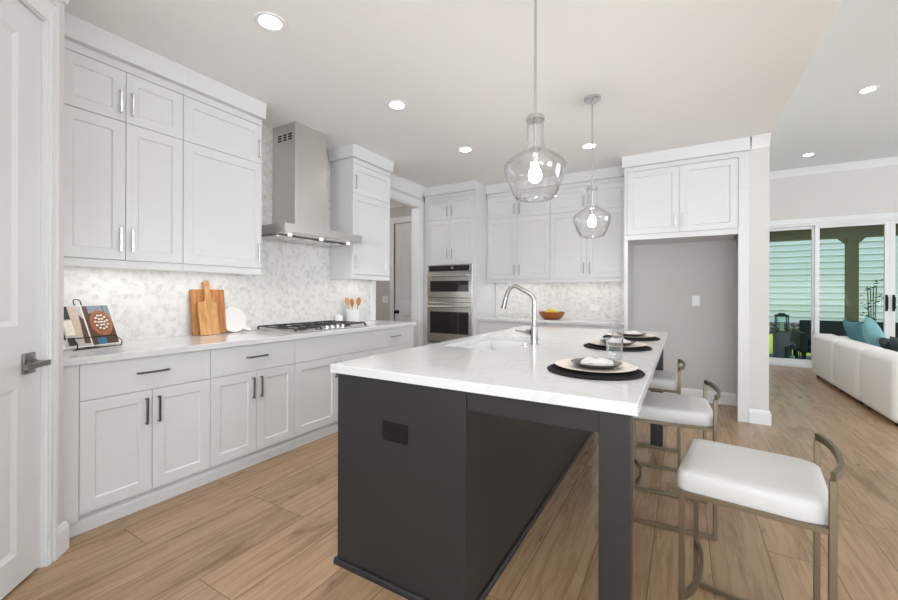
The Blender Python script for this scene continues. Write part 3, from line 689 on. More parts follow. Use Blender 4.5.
for i, lab in enumerate(('white wall cabinet on the back wall beside the oven tower', 'white wall cabinet on the back wall beside the refrigerator alcove')):
    a, c = bx[i], bx[i + 1]; m_ = (a + c) / 2
    ds = []
    for v0, v1, hv in ((ZU0, ZU1, h_lo), (ZU1, ZU2, h_hi)):
        ds += [(a + .002, m_, v0, v1, (m_ - .035, hv, True)), (m_, c - .002, v0, v1, (m_ + .035, hv, True))]
    wall_cab('wall_cabinet', lab, TBk, a + .001, c - .001, YB - .009, YUF, -1, ds, GW)
    led_lamp((m_, YB - .2, ZU0 - .02), .75, 1.7, 0)

# ------------------------------------------------------------------ refrigerator surround
fx0, fx1, fxp = -.540, .462, .5485
t = thing('refrigerator_cabinet', 'tall white cabinet surround framing the empty refrigerator alcove', 'cabinet', (-.03, YB, 0))
yb, yf = YB - .0015, YT + TH + .0006
b = MB(); b.box((fx0 - .0275, YT + .012, 0), (fx0 - .0005, yb, ZU2)); b.build('side_panel', CABW, t)
b = MB(); b.box((.512, YT + .0122, 0), (fxp, yb, ZU2)); b.box((fx1 + .0005, YT + .0, 0), (fxp, YT + .012, ZU2)); b.box((fx1 + .0005, YT - .006, 2.283), (fxp, YT - .0005, ZU2), .001, 1); b.box((fx1 + .0005, YT - .006, 0.0), (fxp, YT - .0005, 2.277), .001, 1); b.build('side_panel', CABW, t)
b = MB(); b.box((fx0, yf, 1.85), (fx1, yb, ZU2)); b.box((fx0 - .0275, YT, 1.832), (fx1, YT + TH, 1.888), .001, 1); b.box((fx0 - .0275, YT, 1.8885), (fx0 - .0005, YT + .0115, ZU2), .001, 1); b.box((fx0 - .0275, YT, 0), (fx0 + .012, YT + .0115, 1.8315), .001, 1); b.build('body', CABW, t)
fm = (fx0 + fx1) / 2
door_part(TBk, fx0 + .0005, fm, 1.889, ZU2, YT, -1, t, (fm - .035, 2.01, True)); door_part(TBk, fm, fx1 - .0005, 1.889, ZU2, YT, -1, t, (fm + .035, 2.01, True))
b = MB(); crown_piece(b, TBk, fx0 - .0275, fxp, YT, -1, (1.4, 1), .22); b.build('crown', CABW, t)

# ------------------------------------------------------------------ island
ix0, ix1, iy0, iy1 = -1.371, -.704, 1.326, 3.90
t = thing('kitchen_island', 'charcoal grey kitchen island with two square legs on the seating side', 'kitchen island', ((ix0 + ix1) / 2, (iy0 + iy1) / 2, 0))
b = MB(); b.box((ix0 + .02, iy0 + .0205, .10), (ix1 - .0205, iy1 - .0205, .57)); b.box((ix0 + .02, iy0 + .0205, .5705), (ix1 - .0205, 2.06, .876)); b.box((ix0 + .02, 2.94, .5705), (ix1 - .0205, iy1 - .0205, .876)); b.build('body', ISL, t)
MB().box((ix0, iy0, 0), (ix1, iy0 + .02, .876), .0015, 1).build('end_panel', ISL, t)
MB().box((ix0, iy1 - .02, 0), (ix1, iy1, .876), .0015, 1).build('end_panel', ISL, t)
MB().box((ix1 - .02, iy0 + .0203, 0), (ix1, iy1 - .0203, .876)).build('back_panel', ISL, t)
b = MB()
pr = [(0, 0), (.013, 0), (.013, .016), (.008, .026), (0, .026)]
profile_run(b, pr, (ix0 - .01, iy0 - .0003, 0), (ix1 + .0125, iy0 - .0003, 0), (0, -1, 0)); profile_run(b, pr, (ix1 + .0003, iy0, 0), (ix1 + .0003, iy1, 0), (1, 0, 0)); profile_run(b, pr, (ix0 - .0003, iy0, 0), (ix0 - .0003, iy0 + .06, 0), (-1, 0, 0))
b.build('base_trim', ISL, t)
MB().box((ix0 + .07, iy0 + .0205, 0), (ix0 + .10, iy1 - .0205, .0995)).build('toe_kick', ISL, t)
# left side cabinet fronts (working side)
n = 5; step = (iy1 - iy0 - .04) / n
for k in range(n):
    a = iy0 + .02 + k * step; c = a + step
    dd = MB().shaker(TLx, a + .002, c - .002, .104, .868, ix0 + .0195, ix0, .055, .008).build('door', ISL, t)
    bar_handle(TLx, a + .05 if k % 2 else c - .05, .75, ix0, -1, .14, True, dd, DARKN)
lw = .090
for k, ly in enumerate((iy0, 3.63)):
    MB().box((-.229, ly, 0), (-.139, ly + lw, .876), .0015, 1).build('leg', ISL, t)
b = MB(); b.box((ix1 + .0005, iy0 + .01, .80), (-.2295, iy0 + .04, .876)); b.box((-.2, iy0 + lw + .0005, .80), (-.17, 3.6295, .876)); b.box((ix1 + .0005, 3.66, .80), (-.2295, 3.69, .876)); b.build('apron', ISL, t)
b = MB(); b.box((-1.103, iy0 - .006, .620), (-.974, iy0 - .0003, .699), .002); pl = b.build('outlet', BLACKP, t); pl['label'] = 'black electrical outlet plate'
b = MB()
for xx in (-1.075, -1.02): b.box((xx, iy0 - .0085, .638), (xx + .047, iy0 - .0062, .682), .001, 1)
b.build('socket', BLACKP, pl)
# island worktop with sink cut-out
wx0, wx1, wy0, wy1 = -1.404, -.116, 1.311, 3.918; sx0, sx1, sy0, sy1 = -1.30, -.90, 2.12, 2.88
b2 = bmesh.new()
def rect(x0, x1, y0, y1, z): return [b2.verts.new((x0, y0, z)), b2.verts.new((x1, y0, z)), b2.verts.new((x1, y1, z)), b2.verts.new((x0, y1, z))]
ev = .003
Ob, Ot0, Ot = rect(wx0, wx1, wy0, wy1, .8765), rect(wx0, wx1, wy0, wy1, .914 - ev), rect(wx0 + ev, wx1 - ev, wy0 + ev, wy1 - ev, .914)
Ib, It = rect(sx0, sx1, sy0, sy1, .8765), rect(sx0, sx1, sy0, sy1, .914)
for A, B_ in ((Ob, Ot0), (Ot0, Ot), (Ot, It), (It, Ib), (Ib, Ob)):
    for j in range(4): b2.faces.new((A[j], A[(j + 1) % 4], B_[(j + 1) % 4], B_[j]))
bmesh.ops.recalc_face_normals(b2, faces=b2.faces[:]); b = MB(); b._merge(b2)
tag(b.build('island_countertop', QUARTZ), 'large white quartz island countertop set for three places', 'countertop')
t = thing('kitchen_sink', 'white undermount sink let into the island countertop', 'sink', (-1.1, 2.5, .62))
b2 = bmesh.new(); g = .004
A = rect(sx0 - .015, sx1 + .015, sy0 - .015, sy1 + .015, .876); B_ = rect(sx0 + g, sx1 - g, sy0 + g, sy1 - g, .876); Cc = rect(sx0 + .02, sx1 - .02, sy0 + .02, sy1 - .02, .67); D_ = rect(sx0 - .015, sx1 + .015, sy0 - .015, sy1 + .015, .655)
for P, Q in ((A, B_), (B_, Cc), (D_, A)):
    for j in range(4): b2.faces.new((P[j], P[(j + 1) % 4], Q[(j + 1) % 4], Q[j]))
b2.faces.new(Cc); b2.faces.new(D_[::-1]); bmesh.ops.recalc_face_normals(b2, faces=b2.faces[:]); b = MB(); b._merge(b2); b.build('basin', SINKW, t)
b = MB(); b.lathe([(0, .6705), (.045, .6705), (.045, .673), (.03, .6735), (0, .672)], (-1.1, 2.5, 0), 24); b.build('drain', STEELX, t, True)
# faucet
t = thing('kitchen_faucet', 'brushed steel pull-down faucet with angled neck beside the sink', 'faucet', (-.83, 2.50, .914))
fx, fy = -.83, 2.50
b = MB(); b.lathe([(0, .9143), (.030, .9143), (.030, .919), (.024, .922), (.0235, 1.03), (.0165, 1.034), (0, 1.034)], (fx, fy, 0), 28); b.build('base', FAUC, t, True)
def arc_pts(P, rad, n=6):
    P = [Vector(p) for p in P]; out = [P[0]]
    for i in range(1, len(P) - 1):
        a = (P[i - 1] - P[i]).normalized(); c = (P[i + 1] - P[i]).normalized()
        p0 = P[i] + a * rad; p1 = P[i] + c * rad
        for k in range(n + 1):
            s_ = k / n; out.append((1 - s_) ** 2 * p0 + 2 * s_ * (1 - s_) * P[i] + s_ ** 2 * p1)
    out.append(P[-1]); return out
b = MB(); b.tube(arc_pts([(fx, fy, 1.0345), (fx, fy, 1.225), (fx - .140, fy - .017, 1.302), (fx - .176, fy - .021, 1.255), (fx - .186, fy - .022, 1.215)], .040), .0138, 16); b.build('spout', FAUC, t, True, 50)
b = MB(); b.tube([(fx - .1863, fy - .022, 1.2135), (fx - .190, fy - .0225, 1.195), (fx - .203, fy - .024, 1.140)], [.0148, .016, .0168], 16); b.build('spray_head', FAUC, t, True, 50)
b = MB(); b.cyl((fx - .0236, fy, .99), (fx - .05, fy, .99), .019, 16); b.tube([(fx - .0505, fy, .99), (fx - .075, fy - .003, .991), (fx - .125, fy - .008, .998)], [.013, .0065, .0055], 12); b.build('handle', FAUC, t, True)
t = MB().lathe([(0, .9143), (.022, .9143), (.022, .918), (.012, .9185), (.012, .923), (0, .923)], (-.856, 2.40, 0), 24).build('sink_air_button', STEELX, None, True)
tag(t, 'small round steel button on the countertop in front of the faucet', 'button')

# ------------------------------------------------------------------ place settings
SET = [((-.325, 1.772), (-.325, 1.800)), ((-.352, 2.635), (-.352, 2.648)), ((-.335, 3.235), (-.335, 3.245))]
where = ('nearest the camera', 'at the middle seat', 'at the far end of the island')
protos = {}
def place(key, build, loc, label, cat, group, rz=0):
    if key not in protos:
        o = build(); protos[key] = o
    else: o = copy_tree(protos[key])
    o.location = loc; o.rotation_euler = (0, 0, rz); tag(o, label, cat, group); return o
def mk_mat():
    b = MB(); b.lathe([(0, 0.0004), (.190, 0.0004), (.195, .004), (.190, .0075), (.182, .0065), (.174, .0075), (.16, .0065), (.145, .0073), (.13, .0065), (.115, .0073), (.10, .0065), (0, .0065)], (0, 0, 0), 56)
    return b.build('placemat', MATB, None, True)
def mk_charger():
    b = MB(); b.lathe([(0, 0), (.105, 0), (.125, .004), (.165, .012), (.168, .0145), (.163, .015), (.122, .0075), (.105, .0045), (0, .0045)], (0, 0, 0), 56); return b.build('charger_plate', CHARG, None, True)
def mk_plate():
    b = MB(); b.lathe([(0, 0), (.062, 0), (.075, .005), (.102, .019), (.1045, .0215), (.1, .0215), (.074, .0085), (.06, .0045), (0, .0045)], (0, 0, 0), 48); return b.build('salad_plate', DARKPL, None, True)
def mk_napkin():
    """soft folded napkin: pleated pad"""
    b2 = bmesh.new(); nx, ny = 20, 14; L, W = .135, .085
    def h(i, j, top):
        u = i / nx * 2 - 1; v = j / ny * 2 - 1
        e = (1 - abs(u) ** 4) * (1 - abs(v) ** 3)
        z = .0 + (.009 + .015 * e * (0.7 + .3 * math.sin(v * 7 + u * 2.5)) + .003 * math.sin(u * 6 - v * 3)) * (1 if top else 0)
        if not top: z = .0022 * (1 - e)
        return z
    def grid(top):
        return [[b2.verts.new(((i / nx - .5) * L * (1 - .12 * abs(j / ny - .5)), (j / ny - .5) * W * (1 - .18 * math.cos(i / nx * PI * 3) * .4), h(i, j, top) + (.004 if top else 0))) for j in range(ny + 1)] for i in range(nx + 1)]
    Tg, Bg = grid(True), grid(False)
    for G, f in ((Tg, 1), (Bg, -1)):
        for i in range(nx):
            for j in range(ny):
                q = (G[i][j], G[i + 1][j], G[i + 1][j + 1], G[i][j + 1]); b2.faces.new(q if f > 0 else q[::-1])
    for i in range(nx):
        b2.faces.new((Bg[i][0], Bg[i + 1][0], Tg[i + 1][0], Tg[i][0])); b2.faces.new((Tg[i][ny], Tg[i + 1][ny], Bg[i + 1][ny], Bg[i][ny]))
    for j in range(ny):
        b2.faces.new((Tg[0][j], Tg[0][j + 1], Bg[0][j + 1], Bg[0][j])); b2.faces.new((Bg[nx][j], Bg[nx][j + 1], Tg[nx][j + 1], Tg[nx][j]))
    bmesh.ops.recalc_face_normals(b2, faces=b2.faces[:]); b = MB(); b._merge(b2); return b.build('napkin', CLOTH, None, True, 60)
def mk_glass():
    b = MB(); b.lathe([(0, 0), (.030, 0), (.0325, .003), (.0395, .112), (.0405, .114), (.039, .1145), (.0375, .112), (.0305, .012), (0, .010)], (0, 0, 0), 36); return b.build('drinking_glass', GLASST, None, True, 60)
for i, ((mx_, my_), (gx, gy)) in enumerate(SET):
    w_ = where[i]; z = .9142
    place('mat', mk_mat, (mx_, my_, z), f'round black woven placemat {w_}', 'placemat', 'placemats on the island')
    place('charger', mk_charger, (mx_ - .002, my_ + .03, z + .0078), f'cream charger plate on black placemat {w_}', 'plate', 'charger plates on the island')
    place('plate', mk_plate, (mx_ - .0, my_ + .035, z + .0126), f'dark bronze salad plate under a napkin {w_}', 'plate', 'dark salad plates on the island')
    place('napkin', mk_napkin, (mx_ + .005, my_ + .035, z + .0215), f'folded white napkin on dark plate {w_}', 'napkin', 'napkins on the island', .15 + .2 * i)
for (gx, gy), lab in zip(((-.286, 2.07), (-.376, 2.86), (-.475, 3.42)), ('clear tumbler glass behind the place setting nearest the camera', 'clear tumbler glass behind the middle place setting', 'clear tumbler glass beside the far place setting')):
    place('glass', mk_glass, (gx, gy, .9143), lab, 'glass', 'tumblers on the island')

# ------------------------------------------------------------------ stools (local: x = depth towards the back, y = width)
def mk_stool():
    t = thing('bar_stool', '', 'stool'); D, W, ht = .378, .40, .0092
    zs, zt = .549, .726
    def post(x, y, z1): b = MB(); b.box((x - ht, y - ht, .0), (x + ht, y + ht, z1), .0015, 1); return b.build('leg', GOLD, t)
    post(0, 0, zs); post(0, W, zs); post(D, 0, zt - .0185); post(D, W, zt - .0185)
    b = MB(); b.box((ht, -ht, zs - .0), (D - ht, ht, zs + .017), .001, 1); b.box((ht, W - ht, zs), (D - ht, W + ht, zs + .017), .001, 1); b.box((-ht, -ht, zs + .0003), (ht - .0002, W + ht, zs + .017), .001, 1); b.box((D - ht - .02, ht, zs), (D - ht - .001, W - ht, zs + .017), .001, 1); b.build('seat_frame', GOLD, t)
    b = MB(); b.box((ht, -ht * .8, .004), (D - ht, ht * .8, .022), .001, 1); b.build('floor_rail', GOLD, t)
    b = MB(); b.box((ht, W - ht * .8, .004), (D - ht, W + ht * .8, .022), .001, 1); b.build('floor_rail', GOLD, t)
    def curve(x, z, bulge, n=16, e=.0):
        return [(x + bulge * (1 - abs(2 * k / n - 1) ** 2.6), -e + (W + 2 * e) * k / n, z) for k in range(n + 1)]
    b = MB(); b.tube(curve(D, zt - .006, .034, 18, ht * .9), (.0115, .0065), square=True, up=(0, 0, 1)); b.build('backrest_rail', GOLD, t, True, 30)
    b = MB(); pts = curve(0, .19, .035, 16, -ht); b.tube(pts, (.013, .007), square=True, up=(0, 0, 1)); b.build('footrest', GOLD, t, True, 30)
    # cushion with rounded plan corners and soft edges
    b2 = bmesh.new(); x0, x1, y0, y1 = -.02, D + .008, -.006, W + .006
    rc = .05; pl = []
    for cx_, cy_, a0 in ((x1 - rc - .04, y0 + rc, -PI / 2), (x1 - rc - .04, y1 - rc, 0), (x0 + rc, y1 - rc, PI / 2), (x0 + rc, y0 + rc, PI)):
        rr = (rc + .04, rc) if cx_ > D / 2 else (rc * .6, rc * .6)
        c2 = (x1 - rr[0], cy_) if cx_ > D / 2 else (x0 + rr[0], (y1 - rr[1]) if cy_ > W / 2 else (y0 + rr[1]))
        for k in range(7): an = a0 + PI / 2 * k / 6; pl.append((c2[0] + rr[0] * math.cos(an), c2[1] + rr[1] * math.sin(an)))
    cx_, cy_ = sum(p[0] for p in pl) / len(pl), sum(p[1] for p in pl) / len(pl)
    zz = zs + .0175; lev = [(.985, zz), (1.0, zz + .012), (1.0, zz + .044), (.978, zz + .058), (.94, zz + .065), (.80, zz + .069), (.4, zz + .071)]
    R_ = [[b2.verts.new((cx_ + (p[0] - cx_) * s_, cy_ + (p[1] - cy_) * s_, z)) for p in pl] for s_, z in lev]
    m = len(pl); b2.faces.new(R_[0][::-1]); b2.faces.new(R_[-1])
    for A, B in zip(R_, R_[1:]):
        for j in range(m): b2.faces.new((A[j], A[(j + 1) % m], B[(j + 1) % m], B[j]))
    bmesh.ops.recalc_face_normals(b2, faces=b2.faces[:]); b = MB(); b._merge(b2); b.build('seat', SEATF, t, True, 50)
    return t
for (x, y, a), lab in zip(((-.002, 1.60, -7.5), (-.236, 2.39, 4), (-.40, 3.205, 1)),
        ('white cushioned bronze bar stool standing nearest the camera, clear of the island', 'white cushioned bronze bar stool in the middle of the three, half under the island', 'white cushioned bronze bar stool at the far end, tucked deepest under the island')):
    place('stool', mk_stool, (x, y, 0), lab, 'stool', 'bar stools along the island', math.radians(a))

# ------------------------------------------------------------------ pendants and downlights
def mk_pendant():
    t = thing('pendant_light', '', 'pendant light'); zc = ZC - .0006
    b = MB(); b.lathe([(0, zc), (.062, zc), (.062, zc - .018), (.055, zc - .024), (.012, zc - .026), (0, zc - .026)], (0, 0, 0), 32); b.build('canopy', CHROME, t, True)
    b = MB(); b.cyl((0, 0, zc - .0262), (0, 0, 2.0605), .0062, 12); b.build('stem', CHROME, t, True)
    b = MB(); b.lathe([(0, 2.060), (.040, 2.060), (.043, 2.054), (.043, 2.040), (.0, 2.040)], (0, 0, 0), 28); b.build('cap', CHROME, t, True)
    b = MB(); b.cyl((0, 0, 2.0395), (0, 0, 1.885), .0075, 12); b.lathe([(0, 1.8845), (.016, 1.8845), (.018, 1.865), (.018, 1.842), (0, 1.842)], (0, 0, 0), 20); b.build('socket', CHROME, t, True)
    b = MB(); b.lathe([(0, 1.8415), (.012, 1.8415), (.015, 1.83), (.027, 1.805), (.030, 1.788), (.025, 1.768), (.012, 1.757), (0, 1.755)], (0, 0, 0), 20); b.build('bulb', BULB, t, True)
    outer = [(.0385, 2.0395), (.0385, 1.945), (.041, 1.925), (.050, 1.905), (.072, 1.888), (.105, 1.868), (.130, 1.848), (.1405, 1.828), (.139, 1.806), (.129, 1.772), (.113, 1.730), (.094, 1.692), (.084, 1.680), (.068, 1.675), (.045, 1.677)]
    inner = [(r - .0022 if z > 1.69 else r - .001, z + (.002 if z < 1.9 else 0)) for r, z in outer[::-1]]
    b = MB(); b.lathe(outer + inner, (0, 0, 0), 48, None, True); b.build('shade', GLASSP, t, True, 60)
    return t
place('pendant', mk_pendant, (-.592, 1.79, 0), 'clear glass pendant light with bulb, nearest the camera over the island', 'pendant light', 'glass pendants above the island')
place('pendant', mk_pendant, (-.607, 3.20, 0), 'clear glass pendant light hanging over the far end of the island', 'pendant light', 'glass pendants above the island')
def mk_down():
    t = thing('recessed_downlight', '', 'ceiling light')
    b = MB(); b.lathe([(.058, -.0004), (.085, -.0004), (.085, -.004), (.080, -.007), (.060, -.004)], (0, 0, 0), 36, None, True); b.build('trim_ring', TRIMW, t, True)
    b = MB(); b.lathe([(0, -.0006), (.0575, -.0006), (.0575, -.003), (0, -.003)], (0, 0, 0), 36); b.build('lens', LENS, t)
    return t
GD = 'recessed ceiling lights'
for x, y, z, e, lab in ((-1.986, 1.409, ZC, 15, 'round recessed downlight in the ceiling nearest the pantry door'), (-1.98, 2.543, ZC, 15, 'round recessed downlight in the ceiling in front of the range hood'),
                  (-1.974, 3.688, ZC, 15, 'round recessed downlight in the ceiling in front of the oven tower'), (-.832, 4.232, ZC, 15, 'round recessed downlight behind the far glass pendant stem'),
                  (1.655, 5.79, ZL, 24, 'round recessed downlight in the living room ceiling, nearer the kitchen'), (1.641, 8.03, ZL, 24, 'round recessed downlight in the living room ceiling, near the sliding door')):
    place('down', mk_down, (x, y, z), lab, 'ceiling light', GD)
    lamp('downlight', 'SPOT', (x, y, z - .02), e, (1, .98, .955), (0, 0, 0), spot_size=1.75, spot_blend=.7, shadow_soft_size=.06)
for x, y in ((-.6, .2), (-1.2, -1.6), (.2, -2.6)):
    lamp('downlight', 'SPOT', (x, y, ZC - .02), 15, (1, .98, .955), (0, 0, 0), spot_size=1.75, spot_blend=.7, shadow_soft_size=.06)
lamp('hall_fill', 'POINT', (-4.4, 3.6, 2.5), 9, (1, .96, .9), shadow_soft_size=.1)  # hidden fill lamp added to brighten the hall

# ------------------------------------------------------------------ left counter objects
# open cookbook on a wire stand; local frame: a along the page width, b up the lean, n out
CB0 = Vector((-2.957, .848, .9145)); CB1 = Vector((-3.030, 1.086, .9145)); A = (CB1 - CB0).normalized(); NB = Vector((A.y, -A.x, 0)); lean = math.radians(24)
UP = Vector((0, 0, 1)) * math.cos(lean) - NB * math.sin(lean); NN = Vector((0, 0, 1)) * math.sin(lean) + NB * math.cos(lean)
MID = (CB0 + CB1) / 2; BW = .165; BH = .258
def bk(a, u, n): return MID + A * (a * .91 if abs(a) > .0 else 0) + UP * u + NN * n + Vector((0, 0, .012))
t = thing('book_stand', 'black wire cookbook stand on the left countertop', 'book stand', (MID.x, MID.y, .9145))
b = MB()
b.tube([bk(-.02, BH + .002, -.016), bk(-.02, BH + .035, -.016), bk(-.013, BH + .045, -.016), bk(.013, BH + .045, -.016), bk(.02, BH + .035, -.016), bk(.02, BH + .002, -.016)], .003, 8)
b.tube([bk(-.02, BH + .004, -.016), bk(-.02, -.008, -.016)], .003, 8); b.tube([bk(.02, BH + .004, -.016), bk(.02, -.008, -.016)], .003, 8)
b.build('back_wire', WIRE, t, True)
b = MB()
zz = Vector((0, 0, .9175))
def fl(a, d): p = MID + A * a + NB * d; return Vector((p.x, p.y, .9186))
b.tube([fl(-.02, -.11), fl(-.02, .035)], .003, 8); b.tube([fl(.02, -.11), fl(.02, .035)], .003, 8); b.tube([fl(-.13, .036), fl(.13, .036)], .003, 8)
b.tube([fl(-.02, -.109), bk(-.02, .17, -.016)], .003, 8); b.tube([fl(.02, -.109), bk(.02, .17, -.016)], .003, 8)
b.build('base_wire', WIRE, t, True)
b = MB()
for a in (-.12, .12): b.tube([fl(a, .036), fl(a, .052), Vector(fl(a, .056)) + Vector((0, 0, .03)), bk(a, .045, .030)], .003, 8)
b.tube([bk(-.12, .045, .0305), bk(.12, .045, .0305)], .003, 8)
b.build('page_holder', WIRE, t, True)
t = thing('cookbook', 'open cookbook with food photographs leaning on a black wire stand', 'book', (MID.x, MID.y, .9145))
def page_block(sg):
    b2 = bmesh.new(); n = 8; rows = []
    for k in range(n + 1):
        a = sg * (BW * k / n); th = .004 + .012 * math.sin(min(1, k / n * 1.3 + .12) * PI * .5) * (1 - .25 * k / n)
        rows.append([b2.verts.new(bk(a, u, w)) for u, w in ((0, -.010), (BH, -.010), (BH, -.010 + th), (0, -.010 + th))])
    for P, Q in zip(rows, rows[1:]):
        for j in range(4): b2.faces.new((P[j], P[(j + 1) % 4], Q[(j + 1) % 4], Q[j]))
    b2.faces.new(rows[0]); b2.faces.new(rows[-1]); bmesh.ops.recalc_face_normals(b2, faces=b2.faces[:]); b = MB(); b._merge(b2); return b
pcol = {k: mat('print_' + k, c, .45, var=(40, .25)) for k, c in dict(black=(.03, .026, .022), grey=(.48, .45, .42), brown=(.20, .09, .05), tan=(.62, .46, .34), rust=(.40, .12, .05), cream=(.80, .72, .62), blue=(.03, .16, .30), slate=(.20, .26, .29), dark=(.09, .045, .03)).items()}
def surf(a, sg):
    k = abs(a) / BW; return -.010 + .004 + .012 * math.sin(min(1, k * 1.3 + .12) * PI * .5) * (1 - .25 * k)
def patch(b, pts, sg, lift):
    b2 = bmesh.new(); c = Vector((sum(p[0] for p in pts) / len(pts), sum(p[1] for p in pts) / len(pts)))
    vc = b2.verts.new(bk(c.x, c.y, surf(c.x, sg) + lift)); vs = [b2.verts.new(bk(p[0], p[1], surf(p[0], sg) + lift)) for p in pts]
    for i in range(len(vs)): b2.faces.new((vc, vs[i], vs[(i + 1) % len(vs)]))
    b._merge(b2)
def rectp(a0, a1, u0, u1, n=8): return [(a0 + (a1 - a0) * k / n, u0) for k in range(n + 1)] + [(a0 + (a1 - a0) * k / n, u1) for k in range(n, -1, -1)]
def ell(ca, cu, ra, ru, n=20): return [(ca + ra * math.cos(2 * PI * k / n), cu + ru * math.sin(2 * PI * k / n)) for k in range(n)]
pg = page_block(-1).build('left_page', PAPER, t)
def grid_patch(b, a0, a1, u0, u1, sg, lift, n=8):
    b2 = bmesh.new(); R_ = [[b2.verts.new(bk(a0 + (a1 - a0) * k / n, u, surf(a0 + (a1 - a0) * k / n, sg) + lift)) for u in (u0, u1)] for k in range(n + 1)]
    for P, Q in zip(R_, R_[1:]): b2.faces.new((P[0], Q[0], Q[1], P[1]))
    b._merge(b2)
LF = .0006
def pr_(parent, items):
    for name, col, fn in items:
        b = MB(); fn(b); b.build('printed_picture', pcol[col], parent)
pr_(pg, [('', 'grey', lambda b: grid_patch(b, -.160, -.004, .004, BH - .004, -1, LF)),
         ('', 'black', lambda b: (grid_patch(b, -.158, -.085, .172, BH - .006, -1, LF * 2), grid_patch(b, -.158, -.140, .05, .17, -1, LF * 2), grid_patch(b, -.135, -.095, .012, .06, -1, LF * 2))),
         ('', 'cream', lambda b: grid_patch(b, -.130, -.082, .075, .165, -1, LF * 2)),
         ('', 'tan', lambda b: grid_patch(b, -.075, -.045, .06, BH - .01, -1, LF * 2)),
         ('', 'dark', lambda b: patch(b, [(-.045, .02), (-.006, .02), (-.006, .17), (-.03, .20)], -1, LF * 2))])
pg = page_block(1).build('right_page', PAPER, t)
pr_(pg, [('', 'dark', lambda b: grid_patch(b, .004, .160, .004, BH - .004, 1, LF)),
         ('', 'slate', lambda b: (grid_patch(b, .03, .12, .205, BH - .005, 1, LF * 2), grid_patch(b, .125, .158, .15, BH - .005, 1, LF * 2))),
         ('', 'blue', lambda b: grid_patch(b, .035, .085, .006, .045, 1, LF * 2)),
         ('', 'rust', lambda b: patch(b, ell(.088, .140, .066, .082), 1, LF * 3)),
         ('', 'brown', lambda b: patch(b, ell(.088, .143, .050, .062), 1, LF * 4)),
         ('', 'cream', lambda b: [patch(b, ell(.088 + .036 * q * math.cos(an), .145 + .044 * q * math.sin(an), .0085, .0065, 8), 1, LF * (5 + (i % 3))) for i, (q, an) in enumerate([(.0, 0)] + [(.5, k * 1.05) for k in range(6)] + [(1.0, k * .57 + .2) for k in range(11)])])])

def lean_board(name, label, m, y0, y1, h, th, xb, xt, z0, cat, handle=None, rnd=.01):
    """rectangular board leaning on the tiled wall: bottom front at xb, top front at xt (x positions of the back face)"""
    ang = math.atan2(xb - xt, h); ux = Vector((-math.sin(ang), 0, math.cos(ang))); nx = Vector((math.cos(ang), 0, math.sin(ang)))
    pts = []
    def corner(cy, cu, a0, r, n=4): return [(cy + r * math.cos(a0 + PI / 2 * k / n), cu + r * math.sin(a0 + PI / 2 * k / n)) for k in range(n + 1)]
    pts += corner(y1 - rnd, rnd, -PI / 2, rnd)
    if handle:
        hy, hw, hh = handle
        pts += corner(y1 - .018, h - .018, 0, .018)
        pts += [(hy + hw * .75, h + .002), (hy + hw * .5, h + .02), (hy + hw * .42, h + hh * .6)] + [(hy + hw * .5 * math.cos(k * PI / 8), h + hh - hw * .5 + hw * .5 * math.sin(k * PI / 8)) for k in range(9)] + [(hy - hw * .42, h + hh * .6), (hy - hw * .5, h + .02), (hy - hw * .75, h + .002)]
        pts += corner(y0 + .018, h - .018, PI / 2, .018)
    else: pts += corner(y1 - rnd, h - rnd, 0, rnd) + corner(y0 + rnd, h - rnd, PI / 2, rnd)
    pts += corner(y0 + rnd, rnd, PI, rnd)
    base = Vector((xb, 0, z0))
    P = [base + Vector((0, y, 0)) + ux * u for y, u in pts]
    b = MB(); b.poly_prism(P, nx * th); return b, base, ux, nx
t = thing('cutting_board', 'large rectangular wooden cutting board leaning on the tiled wall', 'cutting board', (-3.2, 1.75, .914), 'cutting boards leaning on the backsplash')
b, *_ = lean_board('x', '', TEAK, 1.615, 1.872, .352, .018, -3.200, -3.2445, .9146, 'cutting board'); b.build('board', TEAK, t)
t = thing('cutting_board', 'smaller pale wooden paddle board with handle, leaning on the larger board', 'cutting board', (-3.15, 1.735, .914), 'cutting boards leaning on the backsplash')
b, base, ux, nx = lean_board('x', '', MAPLE, 1.652, 1.794, .258, .015, -3.155, -3.2075, .9146, 'cutting board', (1.733, .046, .172)); bd = b.build('board', MAPLE, t)
# leather-look cord around the handle hole
b = MB(); pc = base + ux * .395 + nx * .0157 + Vector((0, 1.733, 0)); b.tube([pc + Vector((0, .009 * math.cos(q), 0)) + ux * .009 * math.sin(q) for q in [k * PI / 6 for k in range(12)]], .0022, 6, True); b.build('handle_ring', SPOON2, bd, True)
t = thing('paddle_board', 'round white marble paddle board leaning on the tiled wall by the cooktop', 'serving board', (-3.2, 1.95, .914), None)
ang = math.radians(14); ux = Vector((-math.sin(ang), 0, math.cos(ang))); nx = Vector((math.cos(ang), 0, math.sin(ang))); base = Vector((-3.192, 0, .9156)); Rb = .105
ha = math.radians(-38); pts = []
for k in range(41):
    a = ha + .25 + (2 * PI - .5) * k / 40; pts.append((1.944 + Rb * math.cos(a), Rb + Rb * math.sin(a)))
dv = Vector((math.cos(ha), math.sin(ha))); pv_ = Vector((-dv.y, dv.x)); cc = Vector((1.944, Rb))
for L_, w_ in ((Rb + .015, -.017), (Rb + .055, -.015)): q = cc + dv * L_ + pv_ * w_; pts.append((q.x, max(q.y, .001)))
for L_, w_ in ((Rb + .066, 0.0), (Rb + .058, .014), (Rb + .015, .017)): q = cc + dv * L_ + pv_ * w_; pts.append((q.x, max(q.y, .001)))
b = MB(); b.poly_prism([base + Vector((0, y, 0)) + ux * u for y, u in pts], nx * .012); b.build('board', WHITEC, t)

